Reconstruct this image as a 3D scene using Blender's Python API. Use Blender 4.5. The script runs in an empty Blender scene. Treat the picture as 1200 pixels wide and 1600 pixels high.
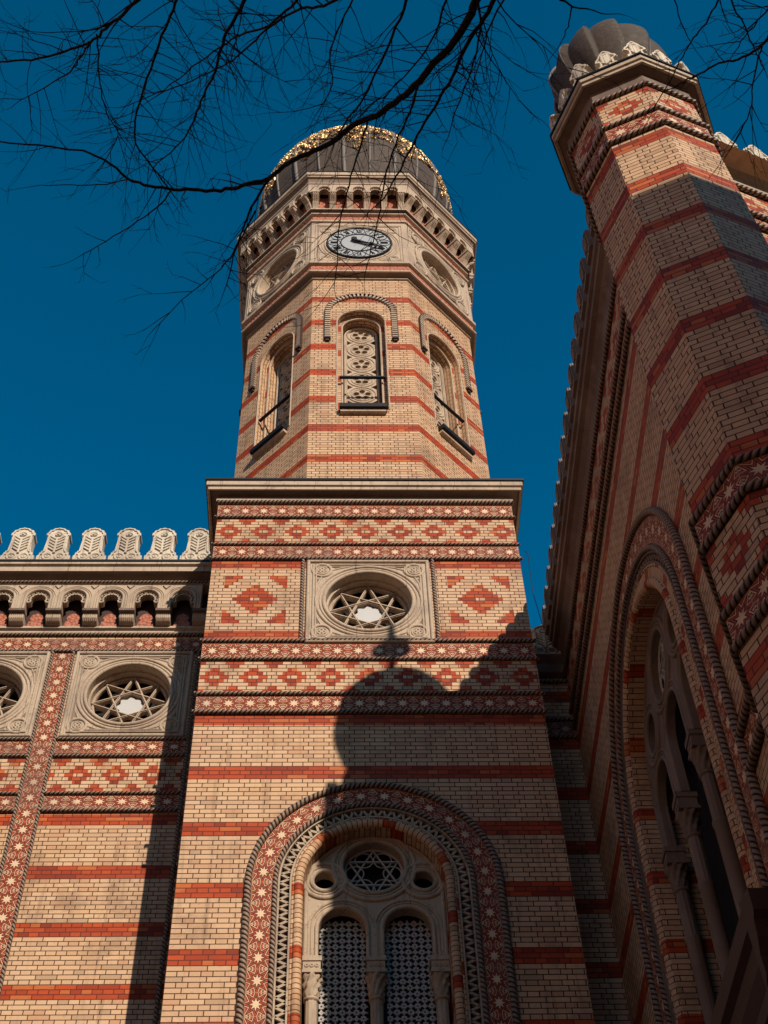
import bpy, math, random
from mathutils import Vector, Matrix
from mathutils.geometry import tessellate_polygon
R = math.radians
PI = math.pi
sc = bpy.context.scene
# ------------------------------------------------------------------ camera
# solved from the photograph's vanishing points (focal 2200 px on a 1200x1600 frame)
FPX, CX, CY = 2200.0, 583.0, 800.0
cX = Vector((1, -.002, .026)).normalized()
cZ = Vector((-54, 1660, 2200.)); cZ = (cZ - cX * cZ.dot(cX)).normalized()
cY = cX.cross(cZ)
if cY.z < 0: cY = -cY
EYE = Vector((0, 0, 1.6))
def ray(px, py):
    d = Vector((px - CX, CY - py, FPX))
    return Vector((cX.dot(d), cY.dot(d), cZ.dot(d)))
def at_height(px, py, z):
    d = ray(px, py); return EYE + d * ((z - EYE.z) / d.z)
cam = bpy.data.objects.new('camera', bpy.data.cameras.new('camera'))
sc.collection.objects.link(cam); sc.camera = cam
m = Matrix(((cX.x, cX.y, -cX.z, 0), (cY.x, cY.y, -cY.z, 0), (cZ.x, cZ.y, -cZ.z, EYE.z), (0, 0, 0, 1)))
cam.matrix_world = m
cam.data.sensor_fit = 'VERTICAL'; cam.data.sensor_height = 36; cam.data.sensor_width = 27
cam.data.lens = FPX * 36 / 1600
cam.data.shift_x = (600 - CX) / 1600
cam.data.clip_start = .05; cam.data.clip_end = 3000
# ------------------------------------------------------------------ sky and sun
SUN = Vector((.378, -1, .595)).normalized()
sun_el = math.asin(SUN.z); sun_az = math.atan2(SUN.x, SUN.y)
w = bpy.data.worlds.new('World'); sc.world = w; w.use_nodes = True
nt = w.node_tree; bg = nt.nodes['Background']
sky = nt.nodes.new('ShaderNodeTexSky'); sky.sky_type = 'NISHITA'; sky.sun_disc = False
sky.sun_elevation = sun_el; sky.sun_rotation = sun_az
sky.air_density = 1.0; sky.dust_density = .4; sky.ozone_density = 4.0
grade = nt.nodes.new('ShaderNodeMixRGB'); grade.blend_type = 'MULTIPLY'; grade.inputs[0].default_value = 1
# deep teal overhead, unseen horizon tinted warm as added fill light
tc = nt.nodes.new('ShaderNodeTexCoord'); sx = nt.nodes.new('ShaderNodeSeparateXYZ'); mr = nt.nodes.new('ShaderNodeMapRange')
mr.interpolation_type = 'SMOOTHSTEP'; mr.inputs[1].default_value = .12; mr.inputs[2].default_value = .52
tint = nt.nodes.new('ShaderNodeMixRGB'); tint.inputs[1].default_value = (.34, .18, .115, 1); tint.inputs[2].default_value = (.0, 1.05, 1.22, 1)
nt.links.new(tc.outputs['Generated'], sx.inputs[0]); nt.links.new(sx.outputs[2], mr.inputs[0]); nt.links.new(mr.outputs[0], tint.inputs[0])
hi = nt.nodes.new('ShaderNodeMapRange'); hi.inputs[1].default_value = .6; hi.inputs[2].default_value = .97; hi.inputs[3].default_value = 1.18; hi.inputs[4].default_value = .86
nt.links.new(sx.outputs[2], hi.inputs[0])
sc_ = nt.nodes.new('ShaderNodeVectorMath'); sc_.operation = 'SCALE'; nt.links.new(tint.outputs[0], sc_.inputs[0]); nt.links.new(hi.outputs[0], sc_.inputs['Scale'])
nt.links.new(sc_.outputs[0], grade.inputs[2])
nt.links.new(sky.outputs[0], grade.inputs[1]); nt.links.new(grade.outputs[0], bg.inputs[0])
bg.inputs[1].default_value = .09
ld = bpy.data.lights.new('sun', 'SUN'); ld.energy = 5.0; ld.angle = R(.5); ld.color = (1, .88, .73)
lo = bpy.data.objects.new('sun', ld); sc.collection.objects.link(lo)
lo.rotation_euler = SUN.to_track_quat('Z', 'Y').to_euler()
sc.view_settings.view_transform = 'Standard'; sc.view_settings.look = 'None'
sc.view_settings.exposure = .07; sc.view_settings.gamma = 1
sc.cycles.max_bounces = 6; sc.cycles.diffuse_bounces = 4

# ------------------------------------------------------------------ node expressions
class N:
    def __init__(s, nt, sock): s.nt = nt; s.s = sock
    def _m(s, op, *a):
        n = s.nt.nodes.new('ShaderNodeMath'); n.operation = op
        for i, x in enumerate((s,) + a):
            if isinstance(x, N): s.nt.links.new(x.s, n.inputs[i])
            else: n.inputs[i].default_value = x
        return N(s.nt, n.outputs[0])
    def __add__(s, o): return s._m('ADD', o)
    __radd__ = __add__
    def __sub__(s, o): return s._m('SUBTRACT', o)
    def __rsub__(s, o): return (s * -1) + o
    def __mul__(s, o): return s._m('MULTIPLY', o)
    __rmul__ = __mul__
    def __truediv__(s, o): return s._m('DIVIDE', o)
    def __lt__(s, o): return s._m('LESS_THAN', o)
    def __gt__(s, o): return s._m('GREATER_THAN', o)
    def abs(s): return s._m('ABSOLUTE')
    def floor(s): return s._m('FLOOR')
    def frac(s): return s._m('FRACT')
    def sin(s): return s._m('SINE')
    def cos(s): return s._m('COSINE')
    def sqrt(s): return s._m('SQRT')
    def pow(s, o): return s._m('POWER', o)
    def atan2(s, o): return s._m('ARCTAN2', o)
    def max(s, o): return s._m('MAXIMUM', o)
    def min(s, o): return s._m('MINIMUM', o)
    def mod(s, p): return (s / p).frac() * p
class Mat:
    def __init__(s, name, rough=.8, metal=0, spec=.3):
        s.m = bpy.data.materials.new(name); s.m.use_nodes = True; s.nt = s.m.node_tree
        s.b = s.nt.nodes['Principled BSDF']
        s.b.inputs['Roughness'].default_value = rough; s.b.inputs['Metallic'].default_value = metal
        s.b.inputs['Specular IOR Level'].default_value = spec
    def uv(s):
        n = s.nt.nodes.new('ShaderNodeUVMap'); x = s.nt.nodes.new('ShaderNodeSeparateXYZ')
        s.nt.links.new(n.outputs[0], x.inputs[0]); return N(s.nt, x.outputs[0]), N(s.nt, x.outputs[1])
    def comb(s, x, y, z=0.):
        n = s.nt.nodes.new('ShaderNodeCombineXYZ')
        for i, v in enumerate((x, y, z)):
            if isinstance(v, N): s.nt.links.new(v.s, n.inputs[i])
            else: n.inputs[i].default_value = v
        return N(s.nt, n.outputs[0])
    def obj(s):
        n = s.nt.nodes.new('ShaderNodeNewGeometry'); return N(s.nt, n.outputs['Position'])
    def noise(s, vec, scale, detail=3, rough=.55):
        n = s.nt.nodes.new('ShaderNodeTexNoise'); n.inputs['Scale'].default_value = scale
        n.inputs['Detail'].default_value = detail; n.inputs['Roughness'].default_value = rough
        s.nt.links.new(vec.s, n.inputs['Vector']); return N(s.nt, n.outputs['Fac'])
    def vor(s, vec, scale, feat='F1'):
        n = s.nt.nodes.new('ShaderNodeTexVoronoi'); n.inputs['Scale'].default_value = scale; n.feature = feat
        s.nt.links.new(vec.s, n.inputs['Vector']); return N(s.nt, n.outputs['Distance'])
    def brick(s, vec, bw, rh, mort, c1=(0, 0, 0, 1), c2=(1, 1, 1, 1)):
        n = s.nt.nodes.new('ShaderNodeTexBrick'); n.offset = .5; n.offset_frequency = 2
        n.squash = .5; n.squash_frequency = 2
        n.inputs['Color1'].default_value = c1; n.inputs['Color2'].default_value = c2
        n.inputs['Mortar'].default_value = (.5, .5, .5, 1)
        n.inputs['Scale'].default_value = 1; n.inputs['Mortar Size'].default_value = mort
        n.inputs['Mortar Smooth'].default_value = .15; n.inputs['Bias'].default_value = 0
        n.inputs['Brick Width'].default_value = bw; n.inputs['Row Height'].default_value = rh
        s.nt.links.new(vec.s, n.inputs['Vector'])
        return N(s.nt, n.outputs['Color']), N(s.nt, n.outputs['Fac'])
    def mix(s, f, a, b, mode='MIX'):
        n = s.nt.nodes.new('ShaderNodeMixRGB'); n.blend_type = mode; n.use_clamp = False
        for i, v in enumerate((f, a, b)):
            if isinstance(v, N): s.nt.links.new(v.s, n.inputs[i])
            else: n.inputs[i].default_value = v if i == 0 else (v[0], v[1], v[2], 1)
        return N(s.nt, n.outputs[0])
    def out(s, col=None, bump=None, dist=.01, strength=1., rough=None):
        if col is not None:
            if isinstance(col, N): s.nt.links.new(col.s, s.b.inputs['Base Color'])
            else: s.b.inputs['Base Color'].default_value = (*col, 1)
        if rough is not None: s.nt.links.new(rough.s, s.b.inputs['Roughness'])
        if bump is not None:
            n = s.nt.nodes.new('ShaderNodeBump'); n.inputs['Distance'].default_value = dist
            n.inputs['Strength'].default_value = strength
            s.nt.links.new(bump.s, n.inputs['Height']); s.nt.links.new(n.outputs[0], s.b.inputs['Normal'])
        return s.m
C = .0786; P13 = 13 * C; UNIT = .148
BEIGE = (.63, .415, .25); BEIGE2 = (.43, .24, .13); RED = (.47, .068, .013); RED2 = (.22, .024, .008)
MORT = (.065, .022, .010); STONE = (.50, .375, .27)

def brick_mat(name, v0, extra=(), zr=(-99, 99), pattern=None, arch=False):
    """glazed cream brick with red courses; v0 is the top of one red band (metres)"""
    M = Mat(name, .65, 0, .18)
    u, v = M.uv(); P = M.obj()
    vv = v - v0
    if arch:                      # voussoirs: u runs along the arch, each brick a thin wedge
        cb, fac = M.brick(M.comb(v * 1.0 + 0.02, u), .30, .074, .006)
        red = (u / .96).frac() < .2
    else:
        cb, fac = M.brick(M.comb(u + .02, vv + 40 * P13 * 1.0), UNIT * 2, C, .0068)
        red = ((vv * -1) / P13).frac() < (3 / 13)
        red = red * (v > zr[0]) * (v < zr[1])
        for a, b in extra: red = red.max((v > a) * (v < b))
    if pattern:
        kind, zc, per = pattern
        j = ((v - zc) / C + .5).floor().abs() if kind == 'row' else ((v - zc) / C + .5).floor().abs()
        if kind == 'row':
            x = ((u + per / 2).mod(per) - per / 2).abs()
            x2 = (u.mod(per) - per / 2).abs()
            A = (x < (1.5 - j * .5) * UNIT) * (j < 2.5)
            A = A * (1 - (x < .5 * UNIT) * (j < .5))
            B = (x2 < (j - 2) * (.5 * UNIT)) * (j > 2.5) * (j < 4.5)
            red = A.max(B)
        else:
            x = ((u / (UNIT / 2)).floor() + .5).abs() * (UNIT / 2)
            q = x / .53 + j * (C / .57)
            box = (x < .54) * (j < 7.5)
            red = (q < .66).max(q > 1.36) * box
            red = red * (1 - (x < .5 * UNIT) * (j < .5))
            for a, b in extra: red = red.max((v > a) * (v < b))
    sp = N(M.nt, cb.s)
    n1 = M.noise(P, 1.3, 4); n2 = M.noise(P, 35, 2); n3 = M.noise(P, .35, 2)
    tone = sp * .55 + n1 * .35 + n2 * .25 - .1
    tone = tone.max(0).min(1)
    be = M.mix(tone, BEIGE, BEIGE2); be = M.mix((n3 - .45).max(0).min(.25) * 2, be, (.50, .33, .22))
    # some bricks blush pink, some are sooty
    be = M.mix((sp > .90) * .45, be, (.50, .25, .14)); be = M.mix((sp < .06) * .5, be, (.25, .15, .09))
    sooty = ((M.noise(P, .8, 6, .7) - .53).max(0) * 5).min(.55)
    be = M.mix(sooty, be, (.22, .13, .08))
    # thin rain streaks running down the wall
    st = M.noise(M.comb(u * 5, v * .35), 1.6, 4, .6); be = M.mix(((st - .56).max(0) * 4).min(.4), be, (.20, .12, .075))
    smear = ((M.noise(P, 11, 3, .6) - .60).max(0) * 6).min(.5); be = M.mix(smear, be, (.36, .22, .13))
    rd = M.mix((sp * .75 + n1 * .5 - .15).max(0).min(1), RED, RED2); rd = M.mix((sp > .86) * .7, rd, (.52, .15, .04))
    rd = M.mix((sp < .10) * .7, rd, (.13, .016, .008)); rd = M.mix(((M.noise(M.comb(u * 3, v * 30), 2.2, 3) - .55).max(0) * 4).min(.5), rd, (.20, .03, .012))
    rd = M.mix(sooty * .5, rd, (.13, .03, .015))
    br = M.mix(red, be, rd)
    mo = M.mix(red, MORT, (.11, .022, .012))
    col = M.mix(fac, br, mo)
    h = (1 - fac) + n2 * .25 + sp * .15
    return M.out(col, h, .008, .9)

def stone_mat(name, col=STONE, dirt=.5, bump=.004, scale=9):
    M = Mat(name, .75); P = M.obj()
    a = M.noise(P, scale, 6, .65); b = M.noise(P, 1.1, 3)
    c = M.mix(a, col, tuple(x * .78 for x in col))
    c = M.mix(((b - .5).max(0) * 4).min(dirt), c, (.26, .19, .145))
    g = ((M.noise(P, 28, 3) - .60).max(0) * 8).min(.65)
    c = M.mix(g, c, (.15, .10, .075))
    s3 = M.nt.nodes.new('ShaderNodeSeparateXYZ'); M.nt.links.new(P.s, s3.inputs[0])
    X_, Y_, Z_ = (N(M.nt, s3.outputs[i]) for i in range(3))
    dr = M.noise(M.comb(X_ * 7, Y_ * 7, Z_ * .6), 1.5, 4, .65); c = M.mix(((dr - .55).max(0) * 5).min(.5), c, (.20, .14, .10))
    jt = (((X_ + Y_ * .7) / .83).frac() < .012); c = M.mix(jt * .7, c, (.10, .07, .05))
    return M.out(c, a + M.noise(P, 60, 2) * .5, bump, .8)

def tile_mat(name, small=False):
    """terracotta tiles: cream eight-pointed star in a red cartouche with nested outlines"""
    M = Mat(name, .6, 0, .2); u, v = M.uv(); P = M.obj()
    x = u.frac() - .5; y = v.frac() - .5
    r = (x * x + y * y).sqrt(); th = y.atan2(x)
    q = PI / 8
    b = q - ((th + q).mod(PI / 4) - q).abs()            # 0 between tips ... q at tips
    b = q - b
    px = r * b.cos(); py = r * b.sin()
    Rr, ri = .30, .135
    tx, ty = Rr, 0.; vx, vy = ri * math.cos(q), ri * math.sin(q)
    ex, ey = vx - tx, vy - ty; L = math.hypot(ex, ey); nx, ny = ey / L, -ex / L
    d = (px - tx) * nx + py * ny
    cross = ((x.abs() - .5).abs().min(9) * 1.0)
    w1 = M.noise(P, 60, 2) * .012
    d = d + w1
    star = d < 0
    ln = ((d - .026).abs() < .014).max(((d - .088).abs() < .014)).max((d - .165).abs() < .010)
    edge = (d - .128).abs() < .016
    outside = d > .14
    k = (x.abs() - .5).abs(); k2 = (y.abs() - .5).abs()
    knot = ((k - .0).abs() < .085) * (k2 < .30) * (k2 > .06)
    knot2 = ((k * k + (k2 - .14) * (k2 - .14)).sqrt() - .085).abs() < .028
    sp = M.noise(P, 3, 2)
    red = M.mix(sp, (.46, .075, .024), (.31, .038, .014))
    red = M.mix((M.noise(P, 9, 3) - .45).max(0).min(.35), red, (.50, .15, .06))
    cream = M.mix(M.noise(P, 14, 3), (.74, .56, .37), (.52, .34, .21))
    pink = (.40, .19, .11); dark = (.05, .012, .006)
    c = M.mix(star, red, cream)
    c = M.mix(edge * .8, c, cream)
    c = M.mix(ln, c, dark)
    c = M.mix(knot * outside * .9, c, cream)
    c = M.mix(knot2 * outside, c, dark)
    joint = (k < .014).max(k2 < .03)
    c = M.mix(joint, c, pink)
    c = M.mix(((M.noise(P, 1.2, 4) - .55).max(0) * 4).min(.45), c, (.16, .08, .06))
    h = star * 1.0 + edge * .6 + knot * .5 - ln * .7
    return M.out(c, h, .01, .9)

def plain(name, col, rough=.6, metal=0, nsc=20, var=.25, bump=.002, spec=.3):
    M = Mat(name, rough, metal, spec); P = M.obj()
    a = M.noise(P, nsc, 5, .6)
    c = M.mix(a, col, tuple(x * (1 - var * 2) for x in col))
    return M.out(c, a, bump, .7)

def lead_mat(name, col=(.055, .043, .038)):
    M = Mat(name, .7, .0, .12); P = M.obj()
    a = M.noise(P, 2.2, 5, .7); b = M.noise(P, 14, 3)
    c = M.mix(a, col, (.095, .068, .052)); c = M.mix(((b - .5).max(0) * 2).min(.5), c, (.15, .11, .085))
    c = M.mix(((M.noise(P, 5, 6, .75) - .55).max(0) * 4).min(.6), c, (.03, .02, .016))
    return M.out(c, a + b * .3, .02, .5)

def gold_mat():
    M = Mat('gilded_metal', .42, .7, .5); P = M.obj()
    a = M.vor(P, 9); b = M.noise(P, 22, 2)
    c = M.mix(b, (.95, .64, .30), (.60, .33, .13)); c = M.mix((a > .62) * .9, c, (.06, .03, .015))
    return M.out(c, a * -1 + b * .3, .05, 1.)

def carved_mat():
    M = Mat('carved_terracotta', .7); P = M.obj()
    a = M.vor(P, 16); b = M.noise(P, 30, 3)
    c = M.mix((a > .5), (.42, .12, .065), (.17, .04, .025)); c = M.mix(b, c, (.48, .17, .10))
    return M.out(c, a * -1, .03, 1.)

def glass_mat():
    M = Mat('dark_window_glass', .5, 0, .06); P = M.obj()
    a = M.noise(P, 3, 2)
    return M.out(M.mix(a, (.012, .011, .012), (.03, .027, .027)), a, .004, .3)

def rope_mat():
    """twisted strand moulding: u runs along it, v is the angle round it"""
    M = Mat('rope_terracotta', .55, 0, .4); P = M.obj(); u, v = M.uv()
    q = ((u / .07 + v / (2 * PI) * 2).frac() - .5).abs() * 2
    a = M.noise(P, 18, 3)
    c = M.mix(a, (.30, .20, .14), (.17, .105, .07)); c = M.mix(((q - .55).max(0) * 5).min(1), c, (.018, .009, .006))
    return M.out(c, (1 - q * q) * 1.0 + a * .1, .02, 1.)

MT = {}
MT['tower'] = brick_mat('tower_brick', 15.462, extra=((19.9, 20.1), (16.27, 16.47), (18.14, 18.34)), zr=(-9, 15.6))
MT['octagon'] = brick_mat('upper_tower_brick', 29.44, zr=(22, 30.5))
MT['wing'] = brick_mat('wing_brick', 15.321, extra=((16.1, 16.32),), zr=(-9, 15.5))
MT['side'] = brick_mat('side_wing_brick', 15.94)
MT['turret'] = brick_mat('turret_brick', 14.24 + 3 * P13)
MT['dia_t1'] = brick_mat('diamond_brick_frieze', 20.91 + 4.5 * C, pattern=('row', 20.91, 4 * UNIT))
MT['dia_t2'] = brick_mat('lower_diamond_brick_frieze', 17.285 + 4.5 * C, pattern=('row', 17.285, 4 * UNIT))
MT['dia_w'] = brick_mat('wing_diamond_frieze', 17.13 + 4.5 * C, pattern=('row', 17.13, 4 * UNIT))
MT['dia_s'] = brick_mat('side_wing_diamond_frieze', 17.9 + 4.5 * C, pattern=('row', 17.9, 4 * UNIT))
MT['dia_c1'] = brick_mat('turret_diamond_frieze', 18.25 + 4.5 * C, pattern=('row', 18.25, .655))
MT['dia_c2'] = brick_mat('turret_lower_diamond_frieze', 10.1 + 4.5 * C, pattern=('row', 10.1, .655))
MT['panel'] = brick_mat('lozenge_brick_panel', 19.115 + 6.5 * C, pattern=('big', 19.115, 0),
                        extra=((19.9, 20.1), (18.14, 18.345)))
MT['arch'] = brick_mat('arch_brick', 0, arch=True)
MT['tile'] = tile_mat('star_tile')
MT['stone'] = stone_mat('limestone'); MT['stone2'] = stone_mat('weathered_limestone', (.46, .35, .25), .7)
MT['merlon'] = stone_mat('pale_limestone', (.66, .56, .44), .45)
MT['rope'] = rope_mat(); MT['lead'] = lead_mat('lead_sheet'); MT['gold'] = gold_mat()
MT['lead2'] = lead_mat('seamed_lead', (.050, .041, .034)); MT['lead3'] = plain('lead_roll', (.20, .165, .14), .6)
MT['carved'] = carved_mat(); MT['glass'] = glass_mat()
MT['darkstone'] = stone_mat('shade_dark_stone', (.15, .095, .07), .6); MT['brownstone'] = stone_mat('shade_brown_stone', (.20, .135, .10), .4)  # limestone darkened by colour for shade under cornices and on the side wing
MT['merlon_dark'] = stone_mat('shaded_merlon_stone', (.20, .15, .12), .5)  # darker copy of the merlon stone; side-wing shade put into its colour
MT['iron'] = plain('black_iron', (.02, .016, .015), .5, .4)
MT['white'] = plain('milky_glass', (.52, .50, .485), .35, 0, 5, .06)
MT['dial'] = plain('clock_dial_enamel', (.40, .40, .41), .3, 0, 6, .08)
MT['bark'] = plain('tree_bark', (.020, .012, .009), .9, 0, 40, .3, .004)
MT['silver'] = plain('grille_metal', (.62, .56, .52), .75, 0, 30, .3, .002, .1)
MT['brown'] = plain('shade_and_trim_brown', (.06, .026, .018), .6)  # dark brown; recess shade behind frieze, chevrons and dentils put into colour
MT['bouncewall'] = plain('salmon_bounce_wall', (.92, .56, .38), .9, 0, 3, .04)  # wall colour of the added house, chosen to bounce warm light
MT['grey'] = plain('grey_plaster', (.22, .19, .17), .9, 0, 3, .08)
MT['plaster'] = plain('ochre_plaster', (.70, .42, .22), .9, 0, 3, .08)

# ------------------------------------------------------------------ geometry
class Fr:
    """wall frame: u along the wall, z up, o outward"""
    def __init__(s, x, y, az):
        s.n = Vector((math.sin(R(az)), math.cos(R(az)), 0)); s.u = Vector((-s.n.y, s.n.x, 0)); s.p = Vector((x, y, 0))
    def P(s, u, z, o=0.): return s.p + s.u * u + s.n * o + Vector((0, 0, z))
    def shift(s, u):
        f = Fr(0, 0, 0); f.n, f.u, f.p = s.n, s.u, s.p + s.u * u; return f
class MB:
    def __init__(s): s.V = []; s.F = []; s.U = []; s.S = []
    def face(s, pts, uv, sm=False):
        b = len(s.V); s.V += [tuple(p) for p in pts]; s.F.append(list(range(b, b + len(pts)))); s.U += uv; s.S.append(sm)
    def grid(s, rows, uvs, closed=False, sm=True):
        b = len(s.V); n = len(rows[0])
        for r in rows: s.V += [tuple(p) for p in r]
        for i in range(len(rows) - 1):
            for j in range(n if closed else n - 1):
                k = (j + 1) % n
                s.F.append([b + i * n + j, b + i * n + k, b + (i + 1) * n + k, b + (i + 1) * n + j])
                a, c = uvs[i], uvs[i + 1]; kk = j + 1 if len(a) > j + 1 else k
                s.U += [a[j], a[kk], c[kk], c[j]]; s.S.append(sm)
    def quad(s, f, p, uo=0., uv=None):
        s.face([f.P(*q) for q in p], uv or [(q[0] - uo, q[1]) for q in p])
    def box(s, f, u0, u1, z0, z1, o0, o1, uo=0.):
        c = lambda a, b, d: f.P(a, b, d)
        s.face([c(u0, z0, o1), c(u1, z0, o1), c(u1, z1, o1), c(u0, z1, o1)], [(u0 - uo, z0), (u1 - uo, z0), (u1 - uo, z1), (u0 - uo, z1)])
        s.face([c(u1, z0, o0), c(u0, z0, o0), c(u0, z1, o0), c(u1, z1, o0)], [(u1 - uo, z0), (u0 - uo, z0), (u0 - uo, z1), (u1 - uo, z1)])
        s.face([c(u0, z0, o0), c(u0, z0, o1), c(u0, z1, o1), c(u0, z1, o0)], [(o0, z0), (o1, z0), (o1, z1), (o0, z1)])
        s.face([c(u1, z0, o1), c(u1, z0, o0), c(u1, z1, o0), c(u1, z1, o1)], [(o1, z0), (o0, z0), (o0, z1), (o1, z1)])
        s.face([c(u0, z1, o1), c(u1, z1, o1), c(u1, z1, o0), c(u0, z1, o0)], [(u0, o1), (u1, o1), (u1, o0), (u0, o0)])
        s.face([c(u0, z0, o0), c(u1, z0, o0), c(u1, z0, o1), c(u0, z0, o1)], [(u0, o0), (u1, o0), (u1, o1), (u0, o1)])
    def bar(s, f, a, b, w, o0, o1):
        """flat bar from a=(u,z) to b in the wall plane"""
        d = Vector((b[0] - a[0], b[1] - a[1])); L = d.length or 1; n = Vector((-d.y, d.x)) / L * w / 2
        q = [(a[0] - n.x, a[1] - n.y), (b[0] - n.x, b[1] - n.y), (b[0] + n.x, b[1] + n.y), (a[0] + n.x, a[1] + n.y)]
        s.prism(f, q, o0, o1)
    def prism(s, f, q, o0, o1, uo=0.):
        s.plate(f, [q], o1, o0, uo)
    def plate(s, f, loops, o1, o0=None, uo=0., back=False):
        """front sheet at o1 with holes; the edges of every loop run back to o0"""
        flat = [p for l in loops for p in l]
        for t in tessellate_polygon([[Vector((p[0], p[1], 0)) for p in l] for l in loops]):
            a, b, c = (flat[i] for i in t)
            if (b[0] - a[0]) * (c[1] - a[1]) - (b[1] - a[1]) * (c[0] - a[0]) < 0: b, c = c, b
            s.face([f.P(*p, o1) for p in (a, b, c)], [(p[0] - uo, p[1]) for p in (a, b, c)])
            if back: s.face([f.P(*p, o0) for p in (a, c, b)], [(p[0] - uo, p[1]) for p in (a, c, b)])
        if o0 is None: return
        for li, l in enumerate(loops):
            L = 0
            for i in range(len(l)):
                a, b = l[i], l[(i + 1) % len(l)]; d = math.hypot(b[0] - a[0], b[1] - a[1])
                vert = abs(b[0] - a[0]) < 1e-4
                uv = [(o1, a[1]), (o1, b[1]), (o0, b[1]), (o0, a[1])] if vert else [(L, o1 + a[1] * 0), (L + d, o1), (L + d, o0), (L, o0)]
                s.face([f.P(*a, o1), f.P(*b, o1), f.P(*b, o0), f.P(*a, o0)], uv, False); L += d
    def extr(s, f, u0, u1, prof, caps=True):
        """profile [(o,z)] run straight along the wall"""
        L = [0]
        for a, b in zip(prof, prof[1:]): L.append(L[-1] + math.hypot(b[0] - a[0], b[1] - a[1]))
        for i in range(len(prof) - 1):
            a, b = prof[i], prof[i + 1]
            s.face([f.P(u0, a[1], a[0]), f.P(u1, a[1], a[0]), f.P(u1, b[1], b[0]), f.P(u0, b[1], b[0])],
                   [(u0, L[i]), (u1, L[i]), (u1, L[i + 1]), (u0, L[i + 1])])
        if caps:
            for u in (u0, u1): s.face([f.P(u, z, o) for o, z in prof], [(o, z) for o, z in prof])
    def sweep(s, f, path, prof, closed=False, us=1., vs=1., sm=False, v0=0.):
        """profile [(w,o)] swept along a path [(u,z)] in the wall plane; w is measured to the path's left"""
        n = len(path); rows = []; uvs = []; L = 0
        w = [0]
        for a, b in zip(prof, prof[1:]): w.append(w[-1] + math.hypot(b[0] - a[0], b[1] - a[1]))
        idx = list(range(n)) + ([0] if closed else [])
        prev = None
        for i in idx:
            p = Vector(path[i])
            a = Vector(path[(i - 1) % n]) if (closed or i > 0) else p
            b = Vector(path[(i + 1) % n]) if (closed or i < n - 1) else p
            d1 = (p - a); d2 = (b - p)
            if d1.length < 1e-9: d1 = d2
            if d2.length < 1e-9: d2 = d1
            d1 = d1.normalized(); d2 = d2.normalized()
            n1 = Vector((-d1.y, d1.x)); n2 = Vector((-d2.y, d2.x)); nn = (n1 + n2).normalized()
            k = 1 / max(.35, nn.dot(n1))
            if prev is not None: L += (p - prev).length
            prev = p
            rows.append([f.P(p.x + nn.x * q[0] * k, p.y + nn.y * q[0] * k, q[1]) for q in prof])
            uvs.append([(L / us, (v0 + x) / vs) for x in w])
        s.grid(rows, uvs, sm=sm)
        return L
    def rope(s, f, path, r, o=0., pitch=.2, closed=False, step=.06, lobes=3):
        pts = [Vector(p) for p in path]
        if closed: pts.append(pts[0])
        seg = [(b - a).length for a, b in zip(pts, pts[1:])]; T = sum(seg); n = max(4, int(T / step))
        rows = []; uvs = []; k = 0; acc = 0
        for i in range(n + 1):
            L = T * i / n
            while k < len(seg) - 1 and acc + seg[k] < L - 1e-9: acc += seg[k]; k += 1
            t = (L - acc) / (seg[k] or 1); p = pts[k].lerp(pts[k + 1], min(1, t)); d = (pts[k + 1] - pts[k]).normalized(); nn = Vector((-d.y, d.x))
            row = []; uv = []
            for j in range(10):
                a = 2 * PI * j / 10; rr = r
                q = p + nn * rr * math.cos(a); row.append(f.P(q.x, q.y, o + rr * math.sin(a))); uv.append((L, a))
            uv.append((L, 2 * PI)); rows.append(row); uvs.append(uv)
        s.grid(rows, uvs, closed=True, sm=True)
    def tube(s, pts, rad, n=8, uvl=1.):
        rows = []; uvs = []; L = 0; pr = None
        ref = None
        for i, p in enumerate(pts):
            a = pts[max(0, i - 1)]; b = pts[min(len(pts) - 1, i + 1)]; d = (b - a).normalized()
            if ref is None:
                ref = d.orthogonal().normalized()
            ref = (ref - d * ref.dot(d)).normalized(); r2 = d.cross(ref)
            if pr is not None: L += (p - pr).length
            pr = p
            rows.append([p + (ref * math.cos(2 * PI * j / n) + r2 * math.sin(2 * PI * j / n)) * rad[i] for j in range(n)])
            uvs.append([(L, j / n) for j in range(n)])
        s.grid(rows, uvs, closed=True)
    def lathe(s, c, prof, n=24, rfun=None, ztop=None, sm=True):
        rows = []; uvs = []
        for k, (r, z) in enumerate(prof):
            rows.append([Vector((c[0], c[1], z)) + Vector((math.sin(2 * PI * j / n), math.cos(2 * PI * j / n), 0)) * (rfun(r, z, 2 * PI * j / n) if rfun else r) for j in range(n)])
            uvs.append([(j / n, z) for j in range(n)])
        s.grid(rows, uvs, closed=True, sm=sm)
    def plan(s, c, n, az0, prof, sm=False):
        """regular polygon plan (first face normal az0) with a mitred profile [(apothem,z)]"""
        rows = []; uvs = []; k = 1 / math.cos(PI / n); L = 0
        for i, (a, z) in enumerate(prof):
            if i: L += math.hypot(a - prof[i - 1][0], z - prof[i - 1][1])
            rows.append([Vector((c[0] + a * k * math.sin(R(az0) + (2 * j + 1) * PI / n), c[1] + a * k * math.cos(R(az0) + (2 * j + 1) * PI / n), z)) for j in range(n)])
            e = 2 * a * math.tan(PI / n); uvs.append([(j * e, L) for j in range(n + 1)])
        s.grid(rows, uvs, closed=True, sm=sm)
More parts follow.
